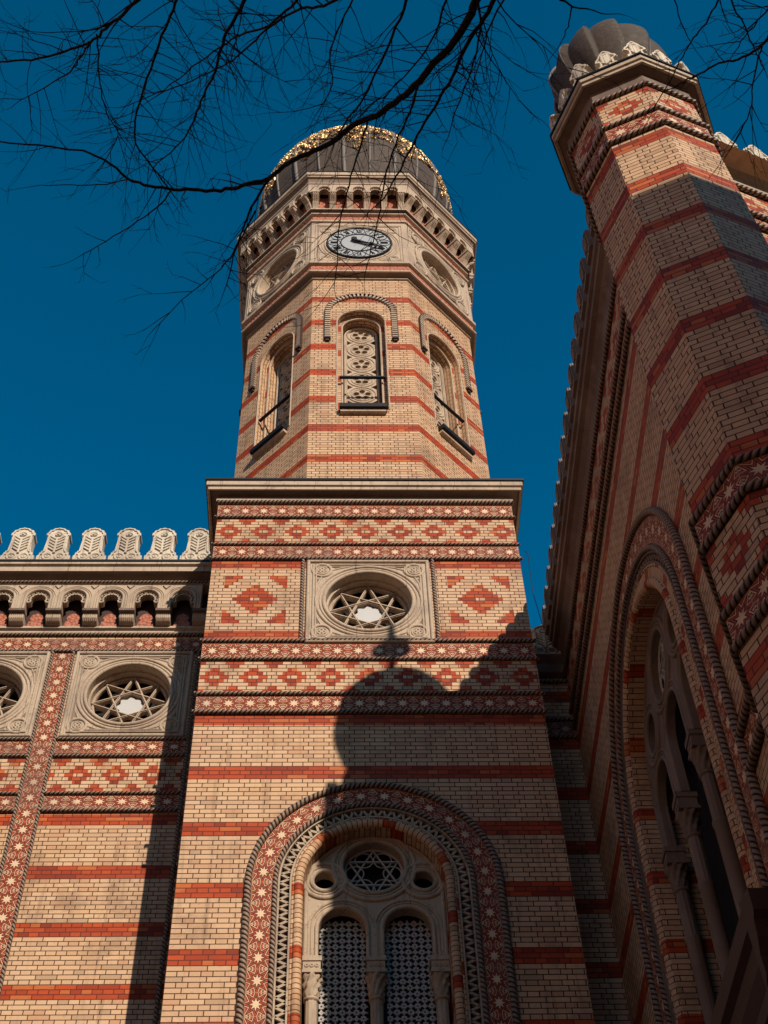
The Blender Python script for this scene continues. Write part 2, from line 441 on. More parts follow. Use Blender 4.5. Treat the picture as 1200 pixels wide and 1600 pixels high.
    def build(s, name, mat, parent=None, label=None, kind=None):
        me = bpy.data.meshes.new(name)
        base = Vector(parent['_b']) if parent is not None and '_b' in parent.keys() else Vector((0, 0, 0))
        me.from_pydata([(v[0] - base.x, v[1] - base.y, v[2] - base.z) for v in s.V], [], s.F)
        uvl = me.uv_layers.new(name='UVMap'); k = 0
        flat = [x for uv in s.U for x in uv]
        uvl.data.foreach_set('uv', flat)
        me.polygons.foreach_set('use_smooth', s.S)
        me.materials.append(mat if not isinstance(mat, str) else MT[mat]); me.update()
        o = bpy.data.objects.new(name, me); sc.collection.objects.link(o)
        if parent is not None: o.parent = parent
        if parent is not None and '_b' in parent.keys(): o['_b'] = parent['_b']
        if label: o['label'] = label
        if kind: o['kind'] = kind
        return o
def thing(name, label, cat, loc=(0, 0, 0), group=None):
    o = bpy.data.objects.new(name, None); sc.collection.objects.link(o); o.location = loc
    o['label'] = label; o['category'] = cat; o['_b'] = list(loc)
    if group: o['group'] = group
    return o
def part(name, mat, parent, fn, label=None):
    b = MB(); fn(b); return b.build(name, mat, parent, label)
def ropes(parent, F_, lst):
    """every rope moulding its own part: (path, radius, offset)"""
    for p, r_, o_ in lst: part('rope_moulding', 'rope', parent, lambda b: b.rope(F_, p, r_, o_))
def bands(parent, F_, lst):
    for u0, u1, z0, z1, n in lst: part('star_tile_course', 'tile', parent, lambda b: star_band(b, F_, u0, u1, z0, z1, n))
def arc(uc, zc, r, a0, a1, n): return [(uc + r * math.cos(R(a0 + (a1 - a0) * i / n)), zc + r * math.sin(R(a0 + (a1 - a0) * i / n))) for i in range(n + 1)]
def archpath(uc, zc, r, z0, n=28):
    """up the left leg, over, down the right leg"""
    return [(uc - r, z0)] + arc(uc, zc, r, 180, 0, n) + [(uc + r, z0)]
def circle(uc, zc, r, n=40): return arc(uc, zc, r, 0, 360, n)[:-1]
def roundprof(w, r, o=0., n=6): return [(w + r * math.cos(PI * i / n), o + r * math.sin(PI * i / n)) for i in range(n + 1)]
def dense(a, b, n): return [(a[0] + (b[0] - a[0]) * i / n, a[1] + (b[1] - a[1]) * i / n) for i in range(n + 1)]
def rectl(u0, u1, z0, z1): return [(u0, z0), (u1, z0), (u1, z1), (u0, z1)]

def star_band(b, f, u0, u1, z0, z1, n, o=.014):
    """n whole tiles between u0 and u1"""
    b.face([f.P(u0, z0, o), f.P(u1, z0, o), f.P(u1, z1, o), f.P(u0, z1, o)], [(0, 0.001), (n, 0.001), (n, .999), (0, .999)])
    b.face([f.P(u0, z1, o), f.P(u1, z1, o), f.P(u1, z1, 0), f.P(u0, z1, 0)], [(0, .999)] * 4)
    b.face([f.P(u0, z0, o), f.P(u1, z0, o), f.P(u1, z0, 0), f.P(u0, z0, 0)], [(0, .999)] * 4)
def star_strip(b, f, u0, u1, z0, z1, n, o=.016):
    b.face([f.P(u0, z0, o), f.P(u1, z0, o), f.P(u1, z1, o), f.P(u0, z1, o)], [(0, .001), (0, .999), (n, .999), (n, .001)])

# ---- window pieces -------------------------------------------------------
def rose(F, uc, zc, half, parent, rhole=.69, depth=.25, square=True, name='rose_window', k=1., side_rope=True):
    """carved square panel with a round opening and an eight-pointed star in it"""
    b = MB(); h = half
    if square:
        b.plate(F, [rectl(uc - h, uc + h, zc - h, zc + h), circle(uc, zc, rhole + .02, 48)], .02, 0)
        for q, r, o in ((h - .035, .03, .03), (h - .12, .018, .03), (h - .165, .012, .03)):
            L = rectl(uc - q, uc + q, zc - q, zc + q)
            b.sweep(F, L, [(x, y) for x, y in roundprof(0, r, o)], closed=True)
    for r, t in ((rhole + .035, .035), (rhole + .1, .02), (rhole + .165, .028)):
        b.sweep(F, circle(uc, zc, r, 48), roundprof(0, t * k, .02), closed=True, sm=True)
    c = h * .745; cr = .155 * k
    for sx in (-1, 1):
        for sz in (-1, 1):
            x, z = uc + sx * c, zc + sz * c
            b.sweep(F, circle(x, z, cr, 24), roundprof(0, .028 * k, .02), closed=True, sm=True)
            b.sweep(F, circle(x, z, cr * .62, 20), roundprof(0, .018 * k, .02), closed=True, sm=True)
            b.lathe((0, 0), [(0, 0)], 3) if False else None
            for a in range(4):
                b.sweep(F, circle(x + cr * .25 * math.cos(a * PI / 2), z + cr * .25 * math.sin(a * PI / 2), cr * .2, 8), roundprof(0, .018 * k, .022), closed=True, sm=True)
            # flowing arms from the corner rings to the great ring
            for s2 in (0, 1):
                a0 = math.atan2(sz, sx) + (.52 if s2 else -.52); rr = rhole + .2
                p1 = (uc + rr * math.cos(a0), zc + rr * math.sin(a0))
                e = (x + (cr * 1.05 * (-sx if (s2 == (sx * sz > 0)) else 0)), z + (cr * 1.05 * (-sz if (s2 != (sx * sz > 0)) else 0)))
                mid = ((p1[0] + e[0]) / 2 + sx * .02, (p1[1] + e[1]) / 2 + sz * .02)
                b.sweep(F, [p1, mid, e], roundprof(0, .016 * k, .02), sm=True)
    # splayed reveal and inner stepped ring
    b.sweep(F, circle(uc, zc, rhole, 48), [(-.0, .03), (.0, -depth * .45), (.035, -depth * .5), (.035, -depth - .12)], closed=True)
    o = b.build(name, 'stone', parent)
    for sx in (-1, 1):
        for sz in (-1, 1):
            part('corner_boss_shade', 'brownstone', o, lambda g: g.plate(F, [circle(uc + sx * c, zc + sz * c, cr * .60, 18)], .024, .01))  # flat dark disc; shade of a deep hole put into its colour
            if square:
                for m_ in (0, 1):
                    q = [(.22, .875), (.57, .875), (.545, .79)]
                    q = [(sx * (y if m_ else x), sz * (x if m_ else y)) for x, y in q]
                    part('spandrel_shade', 'brownstone', o, lambda g: g.plate(F, [[(uc + x, zc + y) for x, y in q]], .024, .01))  # flat dark sliver painted as the shade of a spandrel recess
    rs = rhole - .045; oo = -depth
    t = MB()
    t.sweep(F, circle(uc, zc, rs - .01, 48), [(-.03, oo - .06), (-.03, oo), (.035, oo), (.035, oo - .06)], closed=True)
    t.sweep(F, circle(uc, zc, rs - .02, 48), roundprof(0, .02, oo), closed=True, sm=True)
    pts = [(uc + rs * math.cos(PI / 2 + i * PI / 4), zc + rs * math.sin(PI / 2 + i * PI / 4)) for i in range(8)]
    for i in range(8):
        t.bar(F, pts[i], pts[(i + 3) % 8], .042 * k, oo - .07, oo + .012 + .0015 * i)
        t.bar(F, pts[i], pts[(i + 3) % 8], .016 * k, oo, oo + .03 + .0015 * i)
    t.build('star_tracery', 'stone', o)
    g = MB(); g.plate(F, [circle(uc, zc, rhole - .01, 32)], oo - .16)
    g.build('pane', 'glass', o)
    g = MB(); st = []
    for i in range(16):
        r = (.25 if i % 2 == 0 else .185) * (rs / .64); st.append((uc + r * math.cos(PI / 2 + i * PI / 8), zc - .02 + r * math.sin(PI / 2 + i * PI / 8)))
    g.plate(F, [st], oo - .04, oo - .1)
    g.build('centre_light', 'white', o)
    return o

def column(b, F, u, ztop, z0, o, r=.085, cap=True):
    p = F.P(u, 0, o); c = (p.x, p.y)
    def fl(rr, z, a): return rr * (1 - .10 * (math.cos(10 * a) > .2))
    if cap:
        b.box(F, u - r * 1.5, u + r * 1.5, ztop - .07, ztop, o - r * 1.5, o + r * 1.5)
        b.box(F, u - r * 1.32, u + r * 1.32, ztop - .2, ztop - .07, o - r * 1.32, o + r * 1.32)
        b.box(F, u - r * 1.5, u + r * 1.5, ztop - .24, ztop - .2, o - r * 1.5, o + r * 1.5)
        for q in range(-1, 2): b.sweep(F, circle(u + q * r * .75, ztop - .135, r * .24, 8), roundprof(0, .012, o + r * 1.32), closed=True)
        zc = ztop - .24
        def leaf(rr, z, a): return rr * (1 + .16 * math.cos(8 * a + (z * 30)))
        b.lathe(c, [(r * 1.45, zc), (r * 1.5, zc - .05), (r * 1.1, zc - .08), (r * 1.35, zc - .14), (r * 1.0, zc - .18), (r * 1.15, zc - .24), (r * .95, zc - .3)], 32, leaf)
        b.lathe(c, [(r * .95, zc - .3), (r * 1.2, zc - .32), (r * 1.2, zc - .345), (r * .9, zc - .36)], 20)
        zc -= .36
    else: zc = ztop
    b.lathe(c, [(r * .95, zc), (r * .95, zc - .6)], 40, fl)
    b.lathe(c, [(r * .95, zc - .6), (r * 1.15, zc - .62), (r * 1.15, zc - .65), (r, zc - .67), (r, z0 + .3), (r * 1.2, z0 + .28), (r * 1.2, z0 + .22), (r * 1.05, z0 + .2), (r * 1.35, z0 + .1), (r * 1.4, z0)], 20)

def lattice(F, u0, u1, z0, z1, o, parent, cell=.088):
    """pierced metal window grille of interlocking square rings"""
    b = MB(); nu = max(3, round((u1 - u0) / cell)); cw = (u1 - u0) / nu; nz = int((z1 - z0) / cw)
    for i in range(nu):
        for j in range(nz):
            x = u0 + (i + .5) * cw; z = z0 + (j + .5) * cw; r = cw * (.36 if (i + j) % 2 else .24)
            q = [(x + r * math.cos(a * PI / 2 + (PI / 4 if (i + j) % 2 else 0)), z + r * math.sin(a * PI / 2 + (PI / 4 if (i + j) % 2 else 0))) for a in range(4)]
            b.sweep(F, q, [(-.011, o), (-.011, o + .02), (.011, o + .02), (.011, o)], closed=True)
            b.bar(F, (x + r * .7, z), (x + cw * .65, z), .02, o, o + .016)
            b.bar(F, (x, z + r * .7), (x, z + cw * .65), .02, o, o + .013)
    for z in (z0 + .9 * (z1 - z0) / 2, z0): b.box(F, u0, u1, z - .02, z + .02, o - .02, o + .03)
    ob = b.build('window_grille', 'silver', parent)
    g = MB(); g.quad(F, [(u0 - .1, z0, o - .06), (u1 + .1, z0, o - .06), (u1 + .1, z1 + .3, o - .06), (u0 - .1, z1 + .3, o - .06)])
    g.build('pane', 'glass', parent)

def arched_window(F, uc, zc, z0, rr, parent, lights, leg=None, depth=.5, st='stone2', thick=.15):
    """rr: radii (outer rope, tiles outer, tiles inner, inner rope, zigzag outer, zigzag inner, roll, hole)"""
    Ro, T1, T0, Ri, Z1, Z0, Rl, H = rr
    for r_, t_ in ((Ro, .048), (Ri, .036)): part('rope_moulding', 'rope', parent, lambda b: b.rope(F, archpath(uc, zc, r_, z0, 60), t_, .03))
    def tiles(b):
        Rm = (T1 + T0) / 2; L = PI * Rm; n = round(L / .335); pm = L / n
        path = archpath(uc, zc, T0, z0, n * 6)
        # u coordinate measured on the centre line so that tiles stay square
        rows = []; uvs = []; s = 0; legn = (zc - z0) / pm
        for i, p in enumerate(path):
            if i == 0: d = (-1, 0); s = -legn
            elif i == len(path) - 1: d = (1, 0); s = n + legn
            else: a = PI - PI * (i - 1) / (len(path) - 3); d = (math.cos(a), math.sin(a)); s = (i - 1) / (len(path) - 3) * n
            rows.append([F.P(p[0], p[1], .0), F.P(p[0], p[1], .016), F.P(p[0] + d[0] * (T1 - T0), p[1] + d[1] * (T1 - T0), .016)])
            uvs.append([(s + 50, .001), (s + 50, .001), (s + 50, .999)])
        b.grid(rows, uvs, sm=False)
    part('star_tile_archivolt', 'tile', parent, tiles)
    def zig(b):
        # chevrons standing proud of a sunk band
        Rm = (Z0 + Z1) / 2; n = int(PI * Rm / .13); pts = []
        nl = int((zc - z0) / .13)
        for i in range(-nl * 2, n * 2 + nl * 2 + 1):
            t = i / (2 * n)
            rad = Z0 + .015 if i % 2 else Z1 - .015
            if t < 0: pts.append((uc - rad, zc + t * PI * Rm))
            elif t > 1: pts.append((uc + rad, zc - (t - 1) * PI * Rm))
            else: pts.append((uc - rad * math.cos(t * PI), zc + rad * math.sin(t * PI)))
        for a, c in zip(pts, pts[1:]): b.bar(F, a, c, .034, -.045, .0)
        for r in (Z1 + .0, Z0 - .0): b.sweep(F, archpath(uc, zc, r, z0, 48), [(-.012, -.05), (-.012, .018), (.012, .018), (.012, -.05)])
    part('chevron_moulding', st, parent, zig)
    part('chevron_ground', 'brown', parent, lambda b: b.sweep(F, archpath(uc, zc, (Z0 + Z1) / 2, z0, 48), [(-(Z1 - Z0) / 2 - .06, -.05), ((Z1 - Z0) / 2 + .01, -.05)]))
    # brick roll and reveal: u runs along the arch
    part('brick_roll', 'arch', parent, lambda b: (
        b.sweep(F, archpath(uc, zc, Rl, z0, 60), roundprof(0, (Rl - H) * .95, -.02), sm=True),
        b.sweep(F, archpath(uc, zc, Z0 - .035, z0, 60), roundprof(0, .028, -.01), sm=True),
        b.sweep(F, archpath(uc, zc, H, z0, 60), [(0, .0), (0, -depth - .3)])))
    # stone tracery
    o1 = -depth + .05; o0 = o1 - thick
    zs = lights['spring']; zb = lights['cap']; Lr = lights['r']; cs = lights['centres']
    outline = [(uc - H - .01, zb)] + arc(uc, zc, H + .01, 180, 0, 48) + [(uc + H + .01, zb)]
    low = []
    for (c, dz) in sorted(cs, key=lambda q: -q[0]):
        low += [(uc + c + Lr, zb)] + arc(uc + c, zs + dz, Lr, 0, 180, 18) + [(uc + c - Lr, zb)]
    outline += low
    holes = [circle(uc + x, zc + z, r, 36) for x, z, r, q in lights['rounds']]
    tr = MB(); tr.plate(F, [outline] + holes, o1, o0)
    for x, z, r, q in lights['rounds']:
        for dr, t in ((.03, .034), (.085, .020), (.14, .034)):
            if q == 0 and dr > .12: t = .034
            tr.sweep(F, circle(uc + x, zc + z, r + dr, 40), roundprof(0, t, o1), closed=True, sm=True)
    for c, dz in cs:
        for dr, t in ((.028, .028), (.09, .014), (.13, .022)):
            tr.sweep(F, archpath(uc + c, zs + dz, Lr + dr, zb, 24), roundprof(0, t, o1), sm=True)
    tr.sweep(F, archpath(uc, zc, H - .03, zb, 48), roundprof(0, .03, o1), sm=True)
    tro = tr.build('stone_tracery', st, parent)
    for x, z, r, q in lights['rounds']:
        if q:
            hb = MB()
            for k in range(6):
                a = PI / 2 + k * PI / 3; a2 = a + 2 * PI / 3
                P1 = (uc + x + r * .93 * math.cos(a), zc + z + r * .93 * math.sin(a)); P2 = (uc + x + r * .93 * math.cos(a2), zc + z + r * .93 * math.sin(a2))
                hb.bar(F, P1, P2, .02, o0 - .02, o0 + .008 + k * .002)
                hb.sweep(F, circle(uc + x + r * .62 * math.cos(a + PI / 6), zc + z + r * .62 * math.sin(a + PI / 6), r * .30, 16), roundprof(0, .009, o0), closed=True)
            hb.sweep(F, circle(uc + x, zc + z, r - .015, 36), roundprof(0, .018, o0), closed=True)
            hb.build('hexagram_glazing_bars', 'silver', tro)
    part('pane', 'glass', tro, lambda b: b.plate(F, [[(uc - H, z0)] + arc(uc, zc, H, 180, 0, 32) + [(uc + H, z0)]], o0 - .25))
    cols = lights['columns']
    for x in cols:
        part('column', st, parent, lambda b: column(b, F, uc + x, zb, z0, (o1 + o0) / 2, lights.get('cr', .085)))
    for c, dz in (cs if lights.get('grille', True) else ()):
        lattice(F, uc + c - Lr, uc + c + Lr, z0, zs + dz + Lr * .98, o0 - .05, parent)
    return tro

# =================================================================== GROUND
def gm():
    M = Mat('stone_paving', .9); P = M.obj(); a = M.noise(P, 3, 4)
    x = N(M.nt, P.s)
    sep = M.nt.nodes.new('ShaderNodeSeparateXYZ'); M.nt.links.new(P.s, sep.inputs[0])
    cb, fac = M.brick(M.comb(N(M.nt, sep.outputs[0]), N(M.nt, sep.outputs[1])), .6, .4, .01)
    c = M.mix(a, (.42, .28, .20), (.30, .20, .145)); c = M.mix(fac, c, (.12, .1, .08))
    return M.out(c, fac * -1, .005)
g = MB(); g.face([(-900, -900, 0), (900, -900, 0), (900, 900, 0), (-900, 900, 0)], [(0, 0), (1, 0), (1, 1), (0, 1)])
g.build('ground', gm(), kind='structure')

# =================================================================== CLOCK TOWER
TX, TY = .51, 17.6; HW = 2.595
tw = thing('clock_tower', 'tall banded brick clock tower with octagonal top and gilded dark dome', 'tower', (TX, TY, 0))
F = Fr(0, 15.0, 180)
WC, WZ, W0 = TX, 13.42, 8.4        # big window centre, spring, sill
HOLE = 1.25
def shaft(b):
    z1 = 22.0; u0, u1 = TX - HW, TX + HW
    hole1 = [(WC - HOLE, W0)] + arc(WC, WZ, HOLE, 180, 0, 40) + [(WC + HOLE, W0)]
    hole2 = circle(.54, 19.06, .72, 44)
    b.plate(F, [rectl(u0, u1, 0, z1), hole1, hole2], 0, None, TX)
    for x, s in ((u0, -1), (u1, 1)):
        b.face([(x, 15, 0), (x, 15 + 5.2, 0), (x, 15 + 5.2, z1), (x, 15, z1)], [(0, 0), (5.2, 0), (5.2, z1), (0, z1)])
    b.face([(u0, 20.2, 0), (u1, 20.2, 0), (u1, 20.2, z1), (u0, 20.2, z1)], [(0, 0), (5.2, 0), (5.2, z1), (0, z1)])
    b.face([(u0, 15, z1), (u1, 15, z1), (u1, 20.2, z1), (u0, 20.2, z1)], [(0, 0)] * 4)
shaft_o = part('brick_shaft', 'tower', tw, shaft)
U0, U1 = TX - HW, TX + HW
for a_, c_ in ((21.34, 21.65), (20.19, 20.49), (17.71, 18.03), (16.56, 16.87)):
    part('star_tile_course', 'tile', tw, lambda b: star_band(b, F, U0 - .012, U1 + .012, a_, c_, 16))
part('diamond_frieze', 'dia_t1', tw, lambda b: b.box(F, U0 - .005, U1 + .005, 20.56, 21.26, -.02, .006, TX))
part('diamond_frieze', 'dia_t2', tw, lambda b: b.box(F, U0 - .005, U1 + .005, 16.94, 17.63, -.02, .006, TX))
for uc_, a_, c_ in ((-1.33, U0, -.60), (2.36, 1.68, U1)):
    part('lozenge_panel', 'panel', tw, lambda b: b.box(F, a_ - (.004 if a_ == U0 else 0), c_ + (.004 if c_ == U1 else 0), 18.13, 20.1, -.02, .005, uc_))
for zz, rr_ in ((21.73, .045), (21.30, .03), (20.53, .03), (20.14, .036), (18.08, .036), (17.67, .03), (16.905, .036), (16.52, .036)):
    part('rope_moulding', 'rope', tw, lambda b: b.rope(F, [(U0 - .05, zz), (U1 + .05, zz)], rr_, .03))
for x_ in (-.56, 1.62): part('rope_moulding', 'rope', tw, lambda b: b.rope(F, [(x_, 18.12), (x_, 20.1)], .032, .02))
ro = rose(F, .53, 19.06, 1.03, tw, .70)
arched_window(F, WC, WZ, W0, (1.655, 1.61, 1.335, 1.30, 1.255, 1.10, 1.0, .93), tw,
              dict(spring=12.86, cap=12.42, r=.305, centres=((-.425, 0), (.425, 0)), columns=(-.81, 0, .81),
                   rounds=((0, .43, .41, 1), (-.66, .20, .14, 0), (.66, .20, .14, 0))), depth=.27)
# cornice of the square stage
def sq_plan(b, prof): b.plan((TX, TY), 4, 180, prof)
part('cornice', 'stone', tw, lambda b: sq_plan(b, [(HW + .17, 21.90), (HW + .20, 21.90), (HW + .20, 21.97), (HW + .235, 21.99), (HW + .235, 22.12), (HW + .02, 22.2), (2.0, 22.25)]))
part('cornice_bed_moulding', 'stone', tw, lambda b: sq_plan(b, [(HW, 21.78), (HW + .05, 21.78), (HW + .05, 21.84), (HW + .02, 21.86)]))
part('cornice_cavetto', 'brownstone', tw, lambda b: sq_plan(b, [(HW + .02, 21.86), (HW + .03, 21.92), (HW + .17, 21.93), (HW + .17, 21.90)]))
part('cornice_flashing', 'iron', tw, lambda b: sq_plan(b, [(HW + .232, 22.115), (HW + .262, 22.11), (HW + .262, 22.16), (HW + .0, 22.215)]))
# --- octagon
OA = 2.575; OC = (TX + .01, TY)
FA = OA * math.tan(PI / 8)
def oface(k, a=OA):
    az = 180 + 45 * k
    return Fr(OC[0] + a * math.sin(R(az)), OC[1] + a * math.cos(R(az)), az)
wz, wb, wr = 28.33, 24.85, .50
def octwall(b):
    for k in range(8):
        f = oface(k); L = rectl(-FA, FA, 22.0, 30.6)
        if k in (0, 1, 7, 2, 6):
            h = [(-wr, wb)] + arc(0, wz, wr, 180, 0, 28) + [(wr, wb)]
            b.plate(f, [L, h], 0, None)
            # stepped brick reveals
            b.sweep(f, [(-wr, wb)] + arc(0, wz, wr, 180, 0, 28) + [(wr, wb)], [(0, 0), (0, -.16)], v0=0)
        else: b.plate(f, [L], 0, None)
part('octagonal_shaft', 'octagon', tw, octwall)
for k in (0, 1, 7, 2, 6):
    f = oface(k)
    def ow(b):
        h2 = [(-.40, wb)] + arc(0, wz, .40, 180, 0, 28) + [(.40, wb)]
        b.plate(f, [[(-wr, wb)] + arc(0, wz, wr, 180, 0, 28) + [(wr, wb)], h2], -.16, None)
        b.sweep(f, h2, [(0, -.16), (0, -.40)])
    wo = part('belfry_window', 'octagon', tw, ow)
    def oring(b):
        b.sweep(f, archpath(0, wz, wr + .02, wb, 28), roundprof(0, .016, 0), sm=True)
        b.sweep(f, archpath(0, wz, .41, wb, 28), roundprof(0, .02, -.16), sm=True)
        b.sweep(f, archpath(0, wz, .33, wb, 28), [(-.015, -.38), (.0, -.34), (.03, -.34), (.06, -.40)])
    part('window_surround', 'stone', wo, oring)
    def otr(b):
        holes = []
        zs_ = [28.42 - .60 * i for i in range(6)]
        for z in zs_:
            for q in range(5):
                t = PI / 2 + q * 2 * PI / 5; holes.append([(.124 * math.cos(t) + .062 * math.cos(e), z + .124 * math.sin(t) + .062 * math.sin(e)) for e in [2 * PI * i / 12 for i in range(12)]])
            for s in (-1, 1):
                if z > wb + .4: holes.append([(s * .30, z - .30 - .09), (s * .30, z - .30 + .09), (s * .19, z - .30)])
        b.plate(f, [[(-.39, wb)] + arc(0, wz, .39, 180, 0, 24) + [(.39, wb)]] + holes, -.40, -.50)
        for z in zs_:
            b.sweep(f, circle(0, z, .285, 28), roundprof(0, .02, -.40), closed=True, sm=True)
            b.sweep(f, circle(0, z, .215, 28), roundprof(0, .016, -.40), closed=True, sm=True)
            for q in range(5):
                t = PI / 2 + q * 2 * PI / 5; b.sweep(f, circle(.124 * math.cos(t), z + .124 * math.sin(t), .070, 12), roundprof(0, .010, -.40), closed=True, sm=True)
    part('quatrefoil_tracery', 'stone', wo, otr)
    part('pane', 'glass', wo, lambda b: b.quad(f, [(-.4, wb, -.56), (.4, wb, -.56), (.4, wz + .4, -.56), (-.4, wz + .4, -.56)]))
    part('tie_bar', 'iron', wo, lambda b: b.box(f, -.47, .47, 26.10, 26.14, -.07, -.01))
    part('window_sill', 'iron', tw, lambda b: (b.box(f, -.47, .47, wb - .10, wb + .02, -.1, .15),))
    part('sill_bracket', 'stone', tw, lambda b: b.box(f, -.45, .45, wb - .18, wb - .103, -.02, .09))
    hm = part('hood_mould', 'brown', tw, lambda b: (b.sweep(f, archpath(0, 28.74, .72, 27.6, 36), [(-.05, 0), (-.05, .015), (.055, .015), (.055, .05), (.072, .05), (.072, 0)]),
        [(b.box(f, s * .72 - .07, s * .72 + .07, 27.54, 27.6, 0, .08), b.box(f, s * .72 - .04, s * .72 + .04, 27.48, 27.54, 0, .05)) for s in (-1, 1)]))
    def dent(b):
        n = 25
        for i in range(n + 1):
            a = PI - PI * i / n; c, s_ = math.cos(a), math.sin(a)
            b.bar(f, (.66 * c, 28.74 + .66 * s_), (.775 * c, 28.74 + .775 * s_), .044, .0, .05)
        for s in (-1, 1):
            for i in range(12): b.bar(f, (s * .66, 28.66 - i * .09), (s * .775, 28.66 - i * .09), .044, .0, .05)
    part('dentils', 'stone', hm, dent)
# mouldings under the clock stage, clock stage walls
A2 = 2.71
part('clock_stage_base', 'stone', tw, lambda b: (b.plan(OC, 8, 180, [(OA, 30.24), (OA + .04, 30.245), (OA + .035, 30.275)]), b.plan(OC, 8, 180, [(OA + .13, 30.36), (OA + .17, 30.36), (OA + .17, 30.41), (A2 - .02, 30.43)])))
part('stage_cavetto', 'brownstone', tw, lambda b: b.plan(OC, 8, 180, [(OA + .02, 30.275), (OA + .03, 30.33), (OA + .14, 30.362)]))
for z0_, z1_ in ((30.43, 30.72), (33.02, 33.30)): part('terracotta_course', 'carved', tw, lambda b: b.plan(OC, 8, 180, [(A2 - .02, z0_), (A2 - .02, z1_)]))
F2 = A2 * math.tan(PI / 8)
cs_h = .66; CZ = 31.82
def cstage(b):
    b.plan(OC, 8, 180, [(A2 - .02, 30.72), (A2 + .05, 30.74), (A2 + .05, 30.84), (A2, 30.87)])
    b.plan(OC, 8, 180, [(A2, 32.9), (A2 + .04, 32.92), (A2 + .04, 33.0), (A2 - .02, 33.02)])
    b.plan(OC, 8, 180, [(A2 - .02, 33.30), (A2 + .05, 33.32), (A2 + .05, 33.36)]); b.plan(OC, 8, 180, [(A2 + .09, 33.47), (A2 + .10, 33.47), (A2 + .10, 33.52), (A2 - .05, 33.56)])
    for k in range(8):
        f = oface(k, A2); L = rectl(-F2, F2, 30.86, 32.92)
        if k == 0 or k in (3, 4, 5): b.plate(f, [L], 0, None)
        else: b.plate(f, [L, circle(0, CZ, cs_h + .02, 40)], 0, None)
        for q in (F2 - .1, F2 - .16):
            b.sweep(f, rectl(-q, q, CZ - .93 * q / (F2 - .1), CZ + .93 * q / (F2 - .1)), roundprof(0, .02, 0), closed=True)
part('clock_stage', 'stone', tw, cstage)
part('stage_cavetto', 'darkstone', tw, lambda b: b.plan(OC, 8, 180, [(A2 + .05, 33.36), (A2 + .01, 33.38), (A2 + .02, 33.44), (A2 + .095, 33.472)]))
for k in (1, 7, 2, 6):
    rose(oface(k, A2), 0, CZ, .97, tw, cs_h, .17, square=False, k=1.25, name='round_window')
# clock
fk = oface(0, A2); CK = 31.76
def ck_ring(b):
    for r, t in ((.80, .03), (.88, .015), (.94, .02)): b.sweep(fk, circle(0, CK, r, 56), roundprof(0, t, 0), closed=True, sm=True)
    for sx in (-1, 1):
        for sz in (-1, 1):
            x, z = sx * .78, CK + sz * .72
            for r in (.13, .08): b.sweep(fk, circle(x, z, r, 16), roundprof(0, .02, 0), closed=True, sm=True)
part('clock_surround', 'stone', tw, ck_ring)
ck = part('clock_face', 'dial', tw, lambda b: (b.plate(fk, [circle(0, CK, .75, 56)], .05, 0)), label='round pale clock face with black roman numerals in rings')
def ck_iron(b):
    b.sweep(fk, circle(0, CK, .75, 56), [(-.018, .03), (-.018, .07), (.016, .07), (.016, .03)], closed=True)
    b.sweep(fk, circle(0, CK, .43, 48), [(-.011, .05), (-.011, .065), (.011, .065), (.011, .05)], closed=True)
    for i in range(12):
        a = i * PI / 6; x, z = .585 * math.sin(a), CK + .585 * math.cos(a)
        b.sweep(fk, circle(x, z, .142, 20), [(-.006, .05), (-.006, .06), (.006, .06), (.006, .05)], closed=True)
part('clock_rings', 'iron', ck, ck_iron)
def numerals(b):
    rom = ['XII', 'I', 'II', 'III', 'IV', 'V', 'VI', 'VII', 'VIII', 'IX', 'X', 'XI']
    wd = {'I': .032, 'V': .068, 'X': .07}
    for i, t in enumerate(rom):
        a = i * PI / 6; c = Vector((.585 * math.sin(a), CK + .585 * math.cos(a)))
        up = Vector((math.sin(a), math.cos(a))); rt = Vector((up.y, -up.x)); tot = sum(wd[q] for q in t); s = min(1, .2 / tot); x = -tot * s / 2; hh = .085 * (1 if tot < .17 else .8)
        for q in t:
            w_ = wd[q] * s; xc = x + w_ / 2; x += w_
            def pt(dx, dy): v = c + rt * (xc + dx * w_ * .36) + up * dy * hh; return (v.x, v.y)
            if q == 'I': sg = [((0, -1), (0, 1), .017)]
            elif q == 'V': sg = [((-1, 1), (0, -1), .017), ((0, -1), (1, 1), .009)]
            else: sg = [((-1, 1), (1, -1), .017), ((-1, -1), (1, 1), .009)]
            for p, r_, ww in sg: b.bar(fk, pt(*p), pt(*r_), ww, .05, .066)
part('numerals', 'iron', ck, numerals)
def hand(b, ang, L, w_, o):
    a = R(ang); d = (math.sin(a), math.cos(a)); n = (d[1], -d[0])
    q = [(-.14, -w_ * .5), (-.14, w_ * .5), (L * .62, w_ * .35), (L * .66, w_ * 1.3), (L * .75, w_ * .5), (L, 0), (L * .75, -w_ * .5), (L * .66, -w_ * 1.3), (L * .62, -w_ * .35)]
    b.prism(fk, [(d[0] * x + n[0] * y, CK + d[1] * x + n[1] * y) for x, y in q], o, o + .018)
part('clock_hand', 'iron', ck, lambda b: (hand(b, 121, .66, .05, .10),), label='long minute hand')
part('clock_hand', 'iron', ck, lambda b: (hand(b, 108, .40, .075, .075), b.plate(fk, [circle(-.12, CK + .12, .07, 16)], .12, .06)), label='short hour hand')
